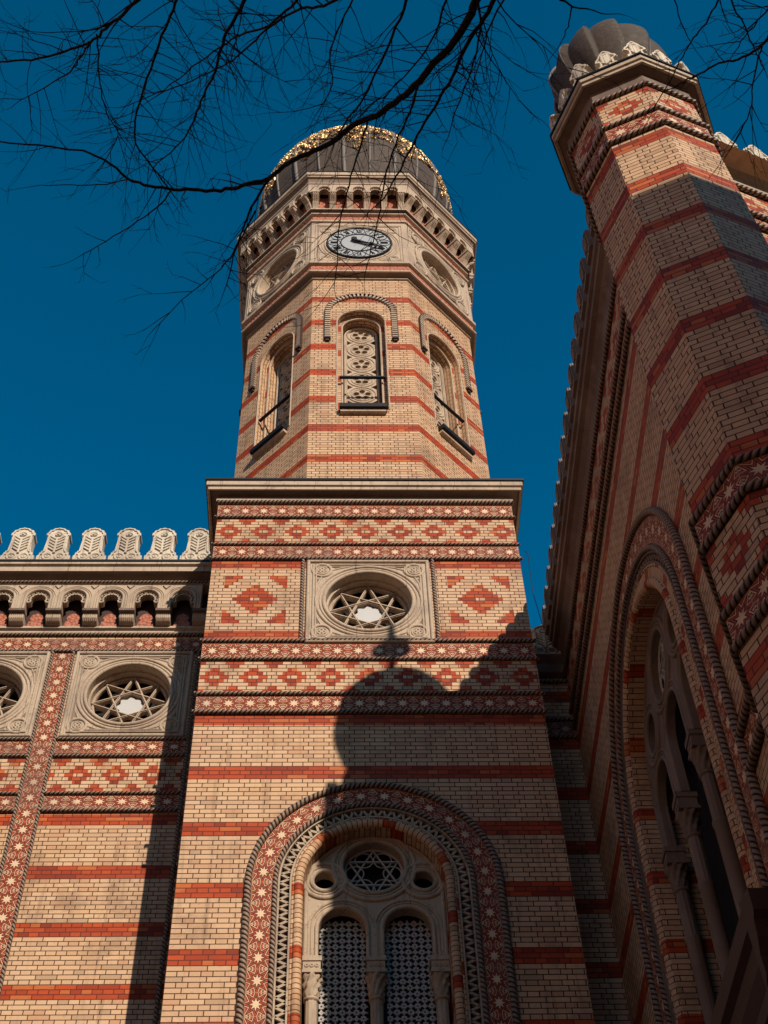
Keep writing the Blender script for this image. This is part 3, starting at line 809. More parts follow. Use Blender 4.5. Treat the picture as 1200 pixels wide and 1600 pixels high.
# arcade and cornice of the octagon
A3 = 2.97; F3 = A3 * math.tan(PI / 8)
def arcade(b):
    for k in range(8):
        f = oface(k, A3); t = F3
        out = [(-t, 34.10)]
        pts = [(-t, 34.10), (-t, 34.56), (t, 34.56), (t, 34.10)]
        low = []
        for c in (.84, .42, 0, -.42, -.84):
            low += [(c + .135, 34.10)] + arc(c, 34.27, .135, 0, 180, 10) + [(c - .135, 34.10)]
        b.plate(f, [pts + low], 0, -.2)
        for c in (.84, .42, 0, -.42, -.84):
            b.sweep(f, archpath(c, 34.27, .155, 34.10, 12), roundprof(0, .018, 0), sm=True)
            for q in range(5):
                a = PI * (q + .5) / 5; b.sweep(f, circle(c + .115 * math.cos(a), 34.27 + .115 * math.sin(a), .03, 6), roundprof(0, .012, -.04), closed=True)
part('corbel_arcade', 'stone', tw, arcade)
def corbel_profile(o_out, ztop, h):
    return [(0, ztop - h), (.03, ztop - h), (.07, ztop - h * .85), (.13, ztop - h * .62), (.16, ztop - h * .52), (.15, ztop - h * .45), (o_out - .02, ztop - h * .2), (o_out, ztop - .08), (o_out, ztop), (0, ztop)]
for k in (0, 1, 7, 2, 6):
    for c in (-1.05, -.63, -.21, .21, .63, 1.05):
        f = oface(k, A2 - .04)
        cc = c * (1.0 if abs(c) < 1 else 1.0)
        def co(b):
            w_ = .075
            b.extr(f, cc - w_, cc + w_, corbel_profile(.30, 34.12, .55))
            for q in (-.05, 0, .05): b.extr(f, cc + q - .012, cc + q + .012, [(o + .015, z) for o, z in corbel_profile(.30, 34.10, .5)])
            b.box(f, cc - .1, cc + .1, 34.07, 34.13, 0, .33)
        part('corbel', 'stone', tw, co)
part('frieze_back', 'carved', tw, lambda b: b.plan(OC, 8, 180, [(A2 - .045, 33.56), (A2 - .045, 34.4)]))
part('top_cornice', 'stone', tw, lambda b: b.plan(OC, 8, 180, [(A3 + .09, 34.80), (A3 + .10, 34.84), (A3 + .13, 34.86), (A3 + .13, 35.02), (A3 + .10, 35.06), (A3 - .1, 35.10), (1.8, 35.25)]))
part('top_cornice_bed', 'stone', tw, lambda b: b.plan(OC, 8, 180, [(A3 - .1, 34.54), (A3 + .02, 34.56), (A3 + .02, 34.60), (A3 - .0, 34.62)]))
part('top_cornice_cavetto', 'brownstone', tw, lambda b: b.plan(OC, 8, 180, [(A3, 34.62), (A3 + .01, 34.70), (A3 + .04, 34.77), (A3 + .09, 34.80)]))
part('cornice_flashing', 'iron', tw, lambda b: b.plan(OC, 8, 180, [(A3 + .128, 35.01), (A3 + .145, 35.01), (A3 + .145, 35.05), (A3 + .02, 35.09)]))
# dome
DR, DZ, DH = 2.72, 38.45, 2.75
dprof = [(2.05, 35.0), (2.22, 35.5), (2.44, 36.2), (2.62, 37.0), (2.71, 37.8)] + [(DR * math.cos(R(a)), DZ + DH * math.sin(R(a))) for a in range(0, 90, 8)] + [(.12, DZ + DH + .05)]
def fac(r, z, a):
    p = PI / 12; m_ = ((a + p / 2) % p) - p / 2
    return r * math.cos(p / 2) / math.cos(m_)
dm = part('dome', 'lead', tw, lambda b: b.lathe(OC, dprof, 96, fac, sm=False))
def ribs(b):
    for i in range(24):
        a = (i + .5) * PI / 12
        pts = [Vector((OC[0] + (r + .01) * math.sin(a), OC[1] + (r + .01) * math.cos(a), z)) for r, z in dprof[:-2]]
        b.tube(pts, [.032 if i % 2 else .055] * len(pts), 6)
part('dome_rib', 'lead3', dm, ribs)
def rad_at(z):
    for (r0, z0), (r1, z1) in zip(dprof, dprof[1:]):
        if z0 <= z <= z1: return r0 + (r1 - r0) * (z - z0) / (z1 - z0)
    return .2
def gild(b):
    rnd = random.Random(5)
    for i in range(24):
        for q in range(420):
            a = (i + rnd.uniform(0, 1)) * PI / 12
            sc_ = abs(math.sin((a * 6)))            # scalloped lower hem
            z = rnd.uniform(37.35 + 1.0 * sc_ ** .7, 40.9)
            if math.sin(a * 36 + z * 5) * math.sin(z * 9 + a * 12) > .55 and rnd.random() < .8: continue
            r = rad_at(z) + .02; s = rnd.uniform(.035, .075)
            c = Vector((OC[0] + r * math.sin(a), OC[1] + r * math.cos(a), z)); n = Vector((math.sin(a), math.cos(a), (z - DZ) * .35)).normalized()
            t = n.orthogonal().normalized(); t = Matrix.Rotation(rnd.uniform(0, 6.3), 3, n) @ t; t2 = n.cross(t)
            base = [c + t * s * math.cos(x) + t2 * s * .6 * math.sin(x) for x in (0, PI / 2, PI, 3 * PI / 2)]; top = c + n * s * .6
            for e in range(4): b.face([base[e], base[(e + 1) % 4], top], [(0, 0)] * 3)
part('gilded_ornament', 'gold', dm, gild)
part('finial', 'gold', dm, lambda b: b.lathe(OC, [(.3, 41.1), (.16, 41.4), (.3, 41.7), (.36, 41.9), (.3, 42.1), (.1, 42.3), (.08, 43), (.01, 43.8)], 20))
# lightning conductor cable on the right corner
lc = MB(); pts = [Vector((U1 + .10, 14.93, 20.3)), Vector((U1 + .14, 14.9, 20.2)), Vector((U1 + .12, 14.92, 19.2)), Vector((U1 + .16, 14.9, 18.6)), Vector((U1 + .2, 14.92, 18.3))]
lc.tube(pts, [.006] * 5, 5); lc.build('lightning_conductor', 'iron', tw)

# =================================================================== merlons
def merlon_mesh(w_, h, t, carved=True, shape=None):
    """palmette merlon standing on its base; local frame u=x, o=-y"""
    f = Fr(0, 0, 180); b = MB(); s = w_ / .62; k = h / 1.0
    pr = [(-.31, 0), (.31, 0), (.31, .16), (.27, .18), (.27, .25), (.23, .27), (.215, .32), (.195, .60), (.20, .76), (.225, .78), (.225, .83), (.195, .87), (.18, .92), (.13, .93), (.10, .975), (.05, .98), (0, 1.0)]
    if shape: pr = shape
    pr = pr + [(-x, z) for x, z in reversed(pr[2:-1])]
    pr = [(x * s, z * k) for x, z in pr]
    b.plate(f, [pr], t / 2, -t / 2, back=True)
    if carved:
        o = t / 2
        q = [(x * .84, .02 + z * .95) for x, z in pr]
        b.sweep(f, q, [(-.012, o), (-.012, o + .022), (.012, o + .022), (.012, o)], closed=True)
        for sx in (-1, 1):
            b.sweep(f, circle(sx * .115 * s, .13 * k, .085 * s, 16), roundprof(0, .022, o), closed=True, sm=True)
            b.sweep(f, circle(sx * .115 * s, .13 * k, .03 * s, 8), roundprof(0, .02, o), closed=True, sm=True)
            for i in range(5):
                z = (.30 + i * .085) * k
                b.bar(f, (sx * .02 * s, z), (sx * .13 * s, z + .09 * k), .034, o, o + .03)
        b.bar(f, (0, .22 * k), (0, .68 * k), .04, o, o + .035)
        b.sweep(f, circle(0, .76 * k, .09 * s, 18), roundprof(0, .024, o), closed=True, sm=True)
        for i in range(5):
            a = PI / 2 + (i - 2) * .6; b.bar(f, (0, .74 * k), (.06 * math.cos(a), .74 * k + .06 * math.sin(a)), .024, o, o + .03)
        for sx in (-1, 1): b.sweep(f, circle(sx * .14 * s, .72 * k, .03 * s, 8), roundprof(0, .015, o), closed=True, sm=True)
    me = b.build('merlon', 'merlon'); m_ = me.data; bpy.data.objects.remove(me); return m_
ARROW = [(-.31, 0), (.31, 0), (.31, .14), (.22, .20), (.20, .40), (.24, .46), (.36, .50), (.33, .60), (.22, .70), (.16, .84), (.06, .95), (0, 1.0)]
SLAB = [(-.31, 0), (.31, 0), (.31, .2), (.27, .24), (.27, .86), (.22, .95), (0, 1.0)]
ML1 = merlon_mesh(.62, 1.0, .22); ML2 = merlon_mesh(.27, .60, .12, shape=ARROW); ML3 = merlon_mesh(.33, .58, .17, shape=SLAB)
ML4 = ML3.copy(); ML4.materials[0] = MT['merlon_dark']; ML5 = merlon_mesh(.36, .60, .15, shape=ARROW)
def put_merlon(mesh, F_, u, z, o, parent):
    ob = bpy.data.objects.new('merlon', mesh); sc.collection.objects.link(ob); ob.parent = parent
    b = Vector(parent['_b']); p = F_.P(u, z, o) - b
    ang = math.atan2(F_.n.x, -F_.n.y)
    ob.location = p; ob.rotation_euler = (0, 0, ang); return ob

# =================================================================== LEFT WING
lw = thing('brick_wing', 'sunlit brick wing left of the clock tower with crenellated parapet and star windows', 'building', (-6.5, 17.5, 0))
G = Fr(0, 17.0, 180)
XL, XR = -9.6, -2.0
bays = [(-4.595, -2.47), (-7.10, -4.99), (-9.6, -7.49)]
def bay_rose(i): a, c = bays[i]; return ((a + c) / 2, 18.97)
def wingwall(b):
    holes = [circle(*bay_rose(i), .72, 40) for i in (0, 1)]
    b.plate(G, [rectl(XL, XR, 0, 21.9)] + holes, 0, None)
    b.face([(XL, 17.01, 21.8), (XR + 1, 17.01, 21.8), (XR + 1, 26, 21.8), (XL, 26, 21.8)], [(0, 0)] * 4)
part('wall', 'wing', lw, wingwall)
bands(lw, G, [(XL, XR, 20.06, 20.35, round((XR - XL) / .33))] + [(a, c, z0, z1, max(1, round((c - a) / .33))) for z0, z1 in ((17.60, 17.87), (16.43, 16.70)) for a, c in bays])
for s0, s1 in ((-4.965, -4.64), (-7.47, -7.145)): part('star_tile_strip', 'tile', lw, lambda b: star_strip(b, G, s0, s1, 8.06, 20.06, round(12 / .325)))
for a_, c_ in bays: part('diamond_frieze', 'dia_w', lw, lambda b: b.box(G, a_, c_, 16.77, 17.48, -.02, .006, (a_ + c_) / 2))
ropes(lw, G, [([(XL, z), (XR, z)], .034, .03) for z in (20.45, 20.02)] + [([(a, z), (c, z)], .032, .03) for a, c in bays for z in (17.9, 17.53, 16.73, 16.38)]
      + [([(x, 8.0), (x, 20.0)], .03, .025) for x in (-4.98, -4.615, -7.49, -7.12, -2.43)])
for i in (0, 1): rose(G, *bay_rose(i), 1.03, lw, .70)
# cornice, arcaded frieze
part('frieze_ledge', 'stone', lw, lambda b: b.extr(G, XL, XR, [(0, 20.47), (.05, 20.48), (.05, 20.52), (.10, 20.55), (.10, 20.60), (0, 20.61)]))
AP = .6545; A0 = -2.78
def wing_arc(b):
    n = 10
    for i in range(n):
        c = A0 - i * AP; h = AP / 2; r = .205
        L = [(c - h, 20.84), (c - h, 21.51), (c + h, 21.51), (c + h, 20.84), (c + r, 20.84)] + arc(c, 21.14, r, 0, 180, 14) + [(c - r, 20.84)]
        b.plate(G, [L], .30, .06)
        for rr_, t in ((r + .025, .022), (r + .075, .014), (r + .11, .016)): b.sweep(G, archpath(c, 21.14, rr_, 20.84, 18), roundprof(0, t, .30), sm=True)
        for q in range(9):    # cusps
            a = R(-15 + 210 * q / 8); b.sweep(G, circle(c + (r - .03) * math.cos(a), 21.14 + (r - .03) * math.sin(a), .038, 8), [(-.012, .14), (-.012, .27), (.014, .27), (.014, .14)], closed=True)
        b.prism(G, [(c - h - .07, 21.47), (c - h + .07, 21.47), (c - h, 21.38)], .295, .325)
part('arcaded_frieze', 'stone', lw, wing_arc)
part('frieze_back', 'brown', lw, lambda b: b.quad(G, [(XL, 20.55, .01), (XR, 20.55, .01), (XR, 21.6, .01), (XL, 21.6, .01)]))  # dark sheet; shade inside the arches put into its colour
for i in range(9):
    c = A0 - i * AP
    part('terracotta_panel', 'carved', lw, lambda b: (b.prism(G, [(c - .15, 20.6), (c + .15, 20.6), (c + .13, 20.72), (c + .09, 20.76), (c + .12, 20.82), (c + .09, 20.90), (c, 20.95), (c - .09, 20.90), (c - .12, 20.82), (c - .09, 20.76), (c - .13, 20.72)], .01, .09)))
    cc = c + AP / 2
    def cb(b):
        b.extr(G, cc - .13, cc + .13, [(.01, 20.6), (.14, 20.6), (.19, 20.62), (.235, 20.67), (.24, 20.74), (.22, 20.77), (.24, 20.79), (.01, 20.79)])
        for q in range(-3, 4): b.extr(G, cc + q * .036 - .008, cc + q * .036 + .008, [(.02, 20.605), (.15, 20.597), (.21, 20.62), (.252, 20.67), (.256, 20.74), (.235, 20.775), (.02, 20.775)])
    part('corbel', 'stone', lw, cb)
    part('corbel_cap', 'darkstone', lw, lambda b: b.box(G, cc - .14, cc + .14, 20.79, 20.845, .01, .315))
def wing_cornice(b):
    b.extr(G, XL, XR, [(.06, 21.51), (.32, 21.51), (.32, 21.52), (.34, 21.56), (.28, 21.58)]); b.extr(G, XL, XR, [(.47, 21.70), (.47, 21.83), (.52, 21.85), (.52, 21.93), (.3, 21.95), (-.4, 21.97)])
part('cornice', 'stone', lw, wing_cornice)
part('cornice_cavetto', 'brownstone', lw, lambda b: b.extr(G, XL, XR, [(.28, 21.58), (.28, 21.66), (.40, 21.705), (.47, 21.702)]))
part('cornice_flashing', 'iron', lw, lambda b: b.extr(G, XL, XR, [(.515, 21.91), (.54, 21.91), (.54, 21.955), (.3, 21.975)]))
part('rope_moulding', 'rope', lw, lambda b: b.rope(G, [(XL, 21.55), (XR, 21.55)], .03, .33))
for i in range(10): put_merlon(ML1, G, -2.60 - i * .664, 21.94, .40, lw)

# =================================================================== LINK WALL
lk = thing('link_wall', 'narrow shaded brick link wall between clock tower and side wing', 'wall', (3.5, 16.4, 0))
K = Fr(0, 16.0, 180)
part('wall', 'side', lk, lambda b: b.box(K, 3.08, 3.80, 0, 18.75, -.5, 0))
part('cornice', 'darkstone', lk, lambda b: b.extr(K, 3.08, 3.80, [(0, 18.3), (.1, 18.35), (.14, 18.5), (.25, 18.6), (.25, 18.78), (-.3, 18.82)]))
part('star_tile_course', 'tile', lk, lambda b: star_band(b, K, 3.12, 3.77, 17.0, 17.3, 2))
ropes(lk, K, [([(3.1, z), (3.78, z)], .034, .03) for z in (17.34, 16.96, 18.2)])
put_merlon(ML1, K, 3.46, 18.62, .12, lk).scale = (.85, 1, .72)

# =================================================================== SIDE WING (right)
sw = thing('brick_side_wing', 'shaded brick side wing on the right with large arched window and merlons', 'building', (6.5, 12, 0))
SX0 = 3.66; dv = Vector((.007, 1, 0)).normalized()
S = Fr(SX0, 0, 270); S.u = -dv; S.n = Vector((-dv.y, dv.x, 0)); S.p = Vector((SX0, 0, 0))
T = lambda t: -t            # distance t into the picture -> wall coordinate u
SC, SZ, S0 = T(11.85), 13.2, 8.3
T0, T1 = 16.3, 7.0
def sidewall(b):
    h = [(SC - 2.02, S0)] + arc(SC, SZ, 2.02, 180, 0, 44) + [(SC + 2.02, S0)]
    b.plate(S, [rectl(T(T0), T(T1), 0, 18.7), h], 0, None, SC)
part('wall', 'side', sw, sidewall)
part('diamond_frieze', 'dia_s', sw, lambda b: b.box(S, T(16.0), T(T1), 17.55, 18.25, -.02, .006, SC))
bands(sw, S, [(T(16.0), T(T1), 17.19, 17.46, 28), (T(9.32), T(T1), 10.2, 10.53, 7), (T(16.0), T(14.38), 10.2, 10.53, 5)])
ropes(sw, S, [([(T(16.0), z), (T(T1), z)], .034, .04) for z in (18.3, 17.5, 17.15)] + [([(T(9.3), z), (T(T1), z)], .045, .04) for z in (10.57, 10.16)] + [([(T(16.0), z), (T(14.4), z)], .045, .04) for z in (10.57, 10.16)])
def side_cornice(b):
    b.extr(S, T(16.2), T(T1), [(0, 18.36), (.04, 18.37), (.04, 18.42), (.02, 18.45), (.05, 18.62), (.12, 18.74), (.19, 18.78), (.19, 18.90), (.23, 18.92), (.23, 19.06), (.1, 19.1), (-.6, 19.1)])
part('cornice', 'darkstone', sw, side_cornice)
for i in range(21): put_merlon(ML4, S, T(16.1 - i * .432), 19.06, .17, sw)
arched_window(S, SC, SZ, S0, (2.50, 2.44, 2.12, 2.07, 2.02, 1.90, 1.66, 1.58), sw,
              dict(spring=13.12, cap=12.5, r=.37, centres=((-1.02, -.05), (0, .1), (1.02, -.05)), columns=(-1.47, -.51, .51, 1.47), cr=.085, grille=False,
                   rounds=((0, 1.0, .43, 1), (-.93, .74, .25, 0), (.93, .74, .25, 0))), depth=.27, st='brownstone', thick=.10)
# the plain brick ring between chevrons and roll
part('brick_ring', 'arch', sw, lambda b: b.sweep(S, archpath(SC, SZ, 1.72, S0, 60), [(-.0, -.05), (-.0, .004), (.18, .004), (.18, -.05)]))
# front of the wing, right of the turret
Q = Fr(4.64, 7.27, 159.5)
def frontwall(b):
    b.plate(Q, [rectl(-.3, 9, 0, 18.7)], 0, None, 0)
    b.face([(SX0 + .3, 6.6, 18.7), (14, 10.5, 18.7), (14, 20, 18.7), (SX0 + .3, 20, 18.7)], [(0, 0)] * 4)
part('wall', 'side', sw, frontwall)
part('diamond_frieze', 'dia_s', sw, lambda b: b.box(Q, 0, 9, 17.55, 18.25, -.02, .006, 0))
part('star_tile_course', 'tile', sw, lambda b: star_band(b, Q, 0, 9, 17.19, 17.46, 28))
ropes(sw, Q, [([(0, z), (7, z)], .042, .04) for z in (18.3, 17.5, 17.15)])
part('cornice', 'stone2', sw, lambda b: b.extr(Q, 0, 9, [(0, 18.36), (.05, 18.4), (.03, 18.5), (.06, 18.62), (.14, 18.74), (.2, 18.78), (.2, 18.90), (.24, 18.92), (.24, 19.06), (.1, 19.1), (-.6, 19.1)]))
for i in range(12): put_merlon(ML5, Q, .45 + i * .5, 19.06, .12, sw)

# =================================================================== CORNER TURRET
tu = thing('corner_turret', 'octagonal brick corner turret with ribbed lead onion dome and stone crown', 'turret', (3.853, 7.083, 0))
UC = (3.853, 7.083); UA = .7905; AZ0 = 204.5; FT = UA * math.tan(PI / 8)
def tf(k, a=UA):
    az = AZ0 + 45 * k; return Fr(UC[0] + a * math.sin(R(az)), UC[1] + a * math.cos(R(az)), az)
part('brick_shaft', 'turret', tu, lambda b: [b.plate(tf(k), [rectl(-FT, FT, 0, 18.8)], 0, None, .0) for k in range(8)])
part('diamond_frieze', 'dia_c1', tu, lambda b: [b.quad(tf(k, UA + .006), [(-FT, 17.9, 0), (FT, 17.9, 0), (FT, 18.62, 0), (-FT, 18.62, 0)]) for k in range(8)])
part('diamond_frieze', 'dia_c2', tu, lambda b: [b.quad(tf(k, UA + .006), [(-FT, 9.73, 0), (FT, 9.73, 0), (FT, 10.46, 0), (-FT, 10.46, 0)]) for k in range(8)])
for z0_, z1_ in ((17.46, 17.80), (10.55, 10.84), (9.37, 9.65)):
    part('star_tile_course', 'tile', tu, lambda b: [star_band(b, tf(k), -FT - .006, FT + .006, z0_, z1_, 2) for k in range(8)])
def plan_rope(b, z, r):
    ftr = (UA + .025) * math.tan(PI / 8)
    for k in range(8): b.rope(tf(k, UA + .025), [(-ftr - .012, z), (ftr + .012, z)], r, 0)
for z_ in (18.66, 17.85, 17.42, 10.88, 10.50, 9.69, 9.33): part('rope_moulding', 'rope', tu, lambda b: plan_rope(b, z_, .036))
part('cornice', 'stone2', tu, lambda b: b.plan(UC, 8, AZ0, [(UA + .13, 19.02), (UA + .16, 19.02), (UA + .16, 19.09), (UA + .185, 19.10), (UA + .185, 19.2), (UA + .1, 19.28), (.5, 19.3)]))
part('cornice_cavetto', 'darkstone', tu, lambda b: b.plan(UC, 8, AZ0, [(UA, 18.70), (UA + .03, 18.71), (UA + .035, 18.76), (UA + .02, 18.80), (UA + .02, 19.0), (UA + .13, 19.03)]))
part('cornice_flashing', 'iron', tu, lambda b: b.plan(UC, 8, AZ0, [(UA + .18, 19.195), (UA + .205, 19.195), (UA + .205, 19.235), (UA + .1, 19.30)]))
for k in range(8):
    f = tf(k, UA + .08)
    for u in (0,): put_merlon(ML2, f, u, 19.25, 0, tu)
for k in range(8):
    az = AZ0 + 45 * k + 22.5; f = Fr(UC[0] + .92 * math.sin(R(az)), UC[1] + .92 * math.cos(R(az)), az)
    put_merlon(ML2, f, 0, 19.25, 0, tu)
VZ, VR, VH = 21.0, .85, 1.08
vprof = [(.58, 19.25), (.52, 19.75), (.55, 19.98), (.66, 20.25), (.77, 20.55), (.83, 20.8)] + [(VR * math.cos(R(a)) ** .85, VZ + VH * math.sin(R(a))) for a in range(0, 86, 6)] + [(.05, VZ + VH + .02)]
def gore(r, z, a):
    q = (a / (PI / 6)) % 1
    return r * (1.0 - .13 * q ** 1.3)          # each gore laps over the next, leaving a sharp dark step
od = part('onion_dome', 'lead2', tu, lambda b: b.lathe(UC, vprof, 144, gore))
def seams(b):
    for i in range(12):
        a = i * PI / 6
        pts = [Vector((UC[0] + (r * 1.0 + .004) * math.sin(a), UC[1] + (r * .905 + .01) * math.cos(a), z)) for r, z in vprof[:-2]]
        b.tube(pts, [.020] * len(pts), 6)
part('dome_seam', 'lead3', od, seams)
part('finial', 'lead2', od, lambda b: b.lathe(UC, [(.07, 21.95), (.10, 22.1), (.06, 22.18), (.05, 22.42), (.12, 22.47), (.28, 22.52), (.30, 22.57), (.27, 22.64), (.08, 22.70), (.06, 22.9), (.03, 23.2), (.01, 23.5)], 20))

# =================================================================== PORCH
po = thing('entrance_porch', 'dark porch roof cornice jutting from the side wing at the lower right', 'porch', (3.3, 10, 0))
PF = Fr(2.95, 0, 270); PF.u = Vector((0, -1, 0)); PF.n = Vector((-1, 0, 0)); PF.p = Vector((3.12, 0, 0))
def porch(b):
    pr = [(-.05, 7.1), (.0, 7.12), (.02, 7.3), (.07, 7.34), (.05, 7.5), (.10, 7.62), (.12, 7.75), (.17, 7.8), (.17, 7.98), (-.62, 8.1)]
    b.extr(PF, -12.6, -8.35, pr)
    f2 = Fr(0, 8.35, 180)
    b.extr(f2, 2.95, 3.75, [(0, 7.1), (.02, 7.3), (.07, 7.34), (.05, 7.5), (.10, 7.62), (.12, 7.75), (.17, 7.8), (.17, 7.98), (-.1, 8.05)])
part('cornice', 'brown', po, porch)
part('wall', 'side', po, lambda b: (b.box(PF, -12.5, -8.36, 0, 7.12, -.55, -.04)))

# =================================================================== OPPOSITE BUILDING (out of frame, shades the right-hand side)
ob_ = thing('opposite_building', 'plain plastered apartment house across the lane behind the viewer', 'building', (14, -10, 0))
OPH = 23.15
PL = [(7.80, -5.52), (8.36, -5.77), (19.6, -1.57), (22.5, -16), (7.80, -16)]
def opp(b):
    for p, q in zip(PL, PL[1:] + PL[:1]):
        d = math.hypot(q[0] - p[0], q[1] - p[1]); b.face([(p[0], p[1], 0), (q[0], q[1], 0), (q[0], q[1], OPH), (p[0], p[1], OPH)], [(0, 0), (d, 0), (d, OPH), (0, OPH)])
    b.face([(x, y, OPH) for x, y in PL], [(0, 0)] * 5)
part('wall', 'grey', ob_, opp)
part('light_blocker', 'grey', ob_, lambda b: b.box(Fr(0, -6.2, 0), -7.79, 3.0, 0, 21.8, -9, 0))  # unseen block added to cut sky light on the turret
of = Fr(0, 0, 0); of.u = Vector((.937, .35, 0)); of.n = Vector((-.35, .937, 0)); of.p = Vector((8.36, -5.77, 0))
for i in range(3):
    for j in range(5): part('window', 'glass', ob_, lambda b: b.box(of, 1.5 + i * 3.4, 2.8 + i * 3.4, 2.5 + j * 4, 4.6 + j * 4, -.02, .03))
# unseen house added on the left to throw warm light onto the side wing
lh = thing('bounce_house', 'unseen salmon block added on the left to bounce warm light', 'building', (-14, 0, 0))
LF = Fr(-9.0, -4.0, 105)
part('wall', 'bouncewall', lh, lambda b: b.box(LF, -9, 9, 0, 27, -8, 0))
for i in range(5):
    for j in range(4): part('window', 'glass', lh, lambda b: b.box(LF, -4 + i * 2.7, -3 + i * 2.7, 2.2 + j * 4.8, 4.1 + j * 4.8, -.02, .03))
# =================================================================== BARE TREE
tr = thing('bare_tree', 'leafless tree whose thin dark branches hang across the top of the view', 'tree', (1.2, -3.2, 0))
rnd = random.Random(11)
def pathpts(px, z0, z1):
    n = len(px); out = []
    for i, (x, y) in enumerate(px):
        out.append(at_height(x, y, z0 + (z1 - z0) * i / max(1, n - 1)))
    # smooth: Catmull-Rom, a little waver
    res = []
    for i in range(n - 1):
        p0 = out[max(0, i - 1)]; p1 = out[i]; p2 = out[i + 1]; p3 = out[min(n - 1, i + 2)]
        for k in range(4):
            t = k / 4
            q = .5 * ((2 * p1) + (p2 - p0) * t + (2 * p0 - 5 * p1 + 4 * p2 - p3) * t * t + (3 * p1 - p0 - 3 * p2 + p3) * t ** 3)
            res.append(q + Vector((rnd.uniform(-1, 1), rnd.uniform(-1, 1), rnd.uniform(-1, 1))) * .006)
    res.append(out[-1]); return res
def twig(b, p, d, L, r, depth):
    n = max(3, int(L / .09)); pts = [p]; rad = [r]
    for i in range(n):
        d = (d + Vector((rnd.uniform(-1, 1), rnd.uniform(-1, 1), rnd.uniform(-1, 1))) * .17 + Vector((0, 0, -.015))).normalized()
        p = p + d * (L / n); pts.append(p); rad.append(r * (1 - .72 * (i + 1) / n))
        if depth > 0 and i > 0 and rnd.random() < .62:
            ax = Vector((rnd.uniform(-1, 1), rnd.uniform(-1, 1), rnd.uniform(-1, 1))).normalized()
            c = (d + ax.cross(d).normalized() * rnd.uniform(.5, 1.1)).normalized()
            twig(b, p, c, L * rnd.uniform(.3, .55), r * .62, depth - 1)
    b.tube(pts, rad, 4)
def limb(px, z0, z1, r0, r1, side=.55, tl=.75, dens=1.):
    b = MB(); pts = pathpts(px, z0, z1); n = len(pts)
    rad = [r0 + (r1 - r0) * (i / (n - 1)) ** .8 for i in range(n)]
    b.tube(pts, rad, 7)
    for i in range(2, n - 1):
        L = (pts[i] - pts[i - 1]).length
        if rnd.random() < dens * L / .17:
            d = (pts[i + 1] - pts[i - 1]).normalized()
            ax = Vector((rnd.uniform(-1, 1), rnd.uniform(-1, 1), rnd.uniform(-1, 1))).normalized()
            c = (d * rnd.uniform(.3, .9) + ax.cross(d).normalized() * rnd.uniform(.6, 1.)).normalized()
            twig(b, pts[i], c, rnd.uniform(.35, 1.) * tl, max(.0035, min(.0055, rad[i] * .5)), 2)
    twig(b, pts[-1], (pts[-1] - pts[-2]).normalized(), .3, r1, 1)
    return b
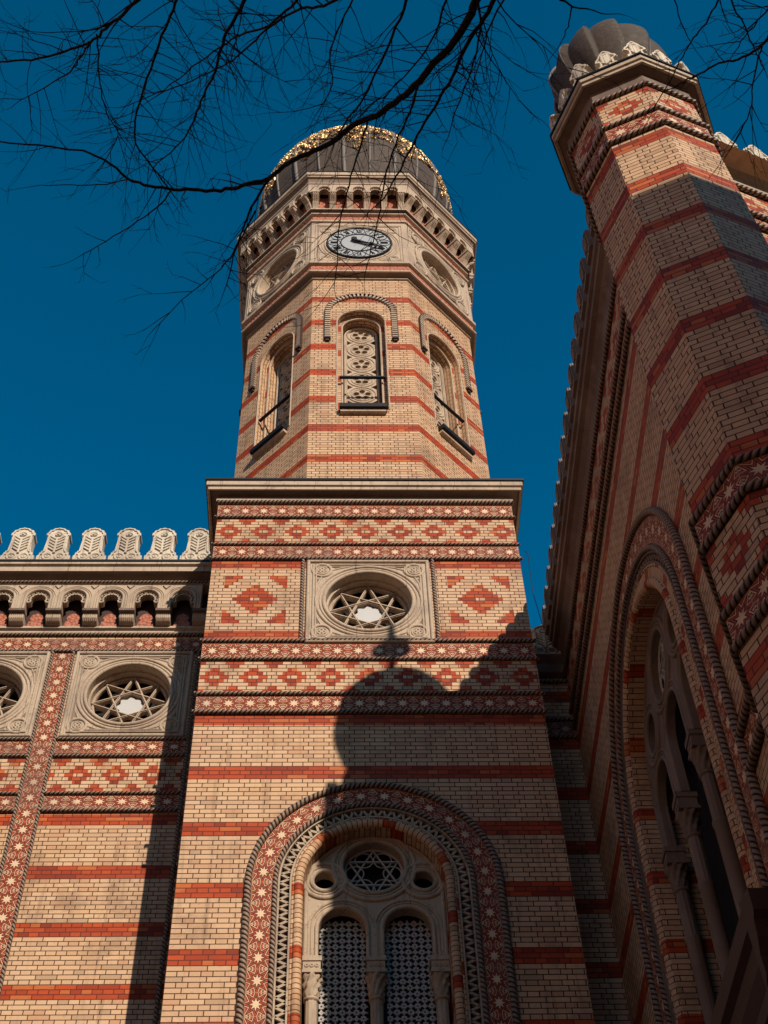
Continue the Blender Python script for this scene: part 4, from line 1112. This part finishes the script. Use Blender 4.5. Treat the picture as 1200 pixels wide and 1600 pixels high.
LB = [
 ([(775, -60), (745, 0), (728, 38), (700, 75), (655, 125), (625, 155), (590, 180), (555, 195), (520, 222), (480, 240), (450, 255), (420, 278), (380, 290), (345, 297), (300, 296), (262, 295), (225, 288), (200, 280), (175, 258), (150, 243), (120, 234), (60, 228), (0, 222), (-40, 218)], 9.6, 11.2, .027, .005, .55, .38, .55),
 ([(200, 280), (165, 288), (110, 290), (65, 289)], 10.9, 11.1, .005, .003, .5, .25, .2),
 ([(268, 298), (245, 325), (215, 345), (165, 378), (125, 400)], 10.8, 11.1, .007, .003, .5, .3, .4),
 ([(425, 275), (405, 305), (388, 335), (375, 370), (362, 410), (352, 450)], 10.5, 10.8, .011, .004, .5, .4, .9),
 ([(400, 330), (370, 385), (345, 420), (300, 455), (240, 515)], 10.6, 11, .007, .003, .5, .35, .7),
 ([(235, -20), (213, 2), (185, 28), (160, 50), (140, 65), (100, 80), (50, 93), (0, 97), (-30, 100)], 9.8, 10.8, .013, .006, .5, .5, .9),
 ([(140, 65), (125, 90), (110, 110), (70, 138), (27, 160)], 10.2, 10.8, .008, .003, .5, .45, .8),
 ([(152, 55), (154, 95), (158, 140), (168, 180), (185, 210), (160, 260)], 10.1, 10.8, .006, .003, .5, .4, .8),
 ([(290, -25), (275, 5), (258, 45), (240, 95), (222, 150), (212, 190), (213, 225), (240, 262), (262, 292)], 9.7, 10.7, .010, .005, .5, .5, .9),
 ([(392, -20), (375, 15), (355, 50), (343, 85), (338, 110), (322, 140), (308, 175), (298, 200), (275, 230), (240, 262)], 9.6, 10.6, .013, .004, .5, .5, 1.),
 ([(545, -10), (505, 8), (470, 15), (430, 35), (400, 62), (370, 90), (345, 105), (300, 125), (245, 150)], 9.6, 10.7, .010, .004, .5, .5, 1.),
 ([(475, -15), (455, 10), (420, 38), (375, 55), (345, 75), (300, 105), (255, 140), (200, 165)], 9.6, 10.7, .010, .003, .5, .5, .9),
 ([(640, -20), (625, 30), (600, 85), (575, 140), (548, 180), (525, 215)], 9.6, 10.5, .010, .005, .5, .55, 1.2),
 ([(780, -30), (762, 20), (735, 60), (712, 110), (690, 150), (665, 190), (640, 235), (620, 275), (600, 310)], 9.5, 10.4, .016, .005, .5, .55, 1.1),
 ([(655, 125), (640, 175), (618, 225), (600, 285), (592, 340), (580, 390), (570, 430)], 9.9, 10.3, .008, .003, .5, .4, .9),
 ([(575, 190), (560, 235), (545, 290), (532, 345), (527, 400), (522, 450)], 10, 10.4, .007, .003, .5, .4, .9),
 ([(700, -20), (690, 25), (670, 70), (640, 110), (600, 150), (565, 170)], 9.5, 10.2, .008, .003, .5, .55, 1.2),
 ([(745, -10), (750, 50), (735, 110), (715, 165), (700, 215)], 9.5, 10.3, .008, .003, .5, .5, 1.3),
 ([(800, -20), (770, 30), (755, 80), (740, 130)], 9.4, 9.9, .007, .003, .5, .5, 1.2),
 ([(560, -20), (530, 40), (515, 90), (520, 130), (500, 170)], 9.5, 10.2, .006, .003, .5, .5, 1.2),
 ([(850, -25), (875, 0), (905, 12), (950, 22)], 9.3, 9.6, .009, .003, .5, .3, .5),
 ([(893, 10), (890, 35), (880, 60)], 9.4, 9.6, .005, .003, .5, .2, .3),
 ([(1240, 25), (1200, 60), (1179, 80), (1153, 92), (1124, 100), (1095, 113), (1074, 124), (1051, 138)], 9.0, 9.6, .010, .004, .5, .4, .6),
 ([(1200, 55), (1185, 90), (1177, 132), (1171, 173), (1153, 214)], 9.1, 9.5, .006, .003, .5, .4, 1.),
 ([(1130, -20), (1118, 10), (1098, 42), (1080, 65), (1066, 89), (1051, 118), (1022, 167)], 9.0, 9.5, .006, .003, .5, .3, .5),
 ([(1135, -20), (1147, 10), (1168, 51), (1182, 86), (1195, 110)], 9.1, 9.4, .006, .003, .5, .4, .8),
 ([(1050, -20), (1057, 10), (1074, 57)], 9.2, 9.3, .004, .003, .5, .25, .4),
 ([(1215, 0), (1190, 25), (1165, 55), (1145, 85)], 9.1, 9.5, .006, .003, .5, .35, .8),
]
for a in LB:
    px, z0, z1, r0, r1, sd, tl, dn = a
    limb(px, z0, z1, r0, r1, sd, tl * 1.15, dn * (2.9 if px[0][0] < 640 else 2.1)).build('branch', 'bark', tr)
def trunk(b):
    b.tube([Vector((1.2, -3.2, 0)), Vector((1.15, -3.15, 1.5)), Vector((1.2, -3.0, 3.5)), Vector((1.1, -2.8, 5.5))], [.26, .21, .18, .15], 14)
    hub = Vector((1.1, -2.8, 5.4))
    for a in LB:
        if a[0][0][1] < 0 or a[0][0][0] > 1200:
            e = at_height(*a[0][0], a[1]); m1 = hub.lerp(e, .5) + Vector((0, -.5, .9))
            pts = [(hub * (1 - t) * (1 - t) + m1 * 2 * t * (1 - t) + e * t * t) for t in [i / 8 for i in range(9)]]
            b.tube(pts, [max(a[3], .06 - i * (.06 - a[3]) / 8) for i in range(9)], 7)
part('trunk', 'bark', tr, trunk)

for o in sc.objects:
    if '_b' in o.keys(): del o['_b']
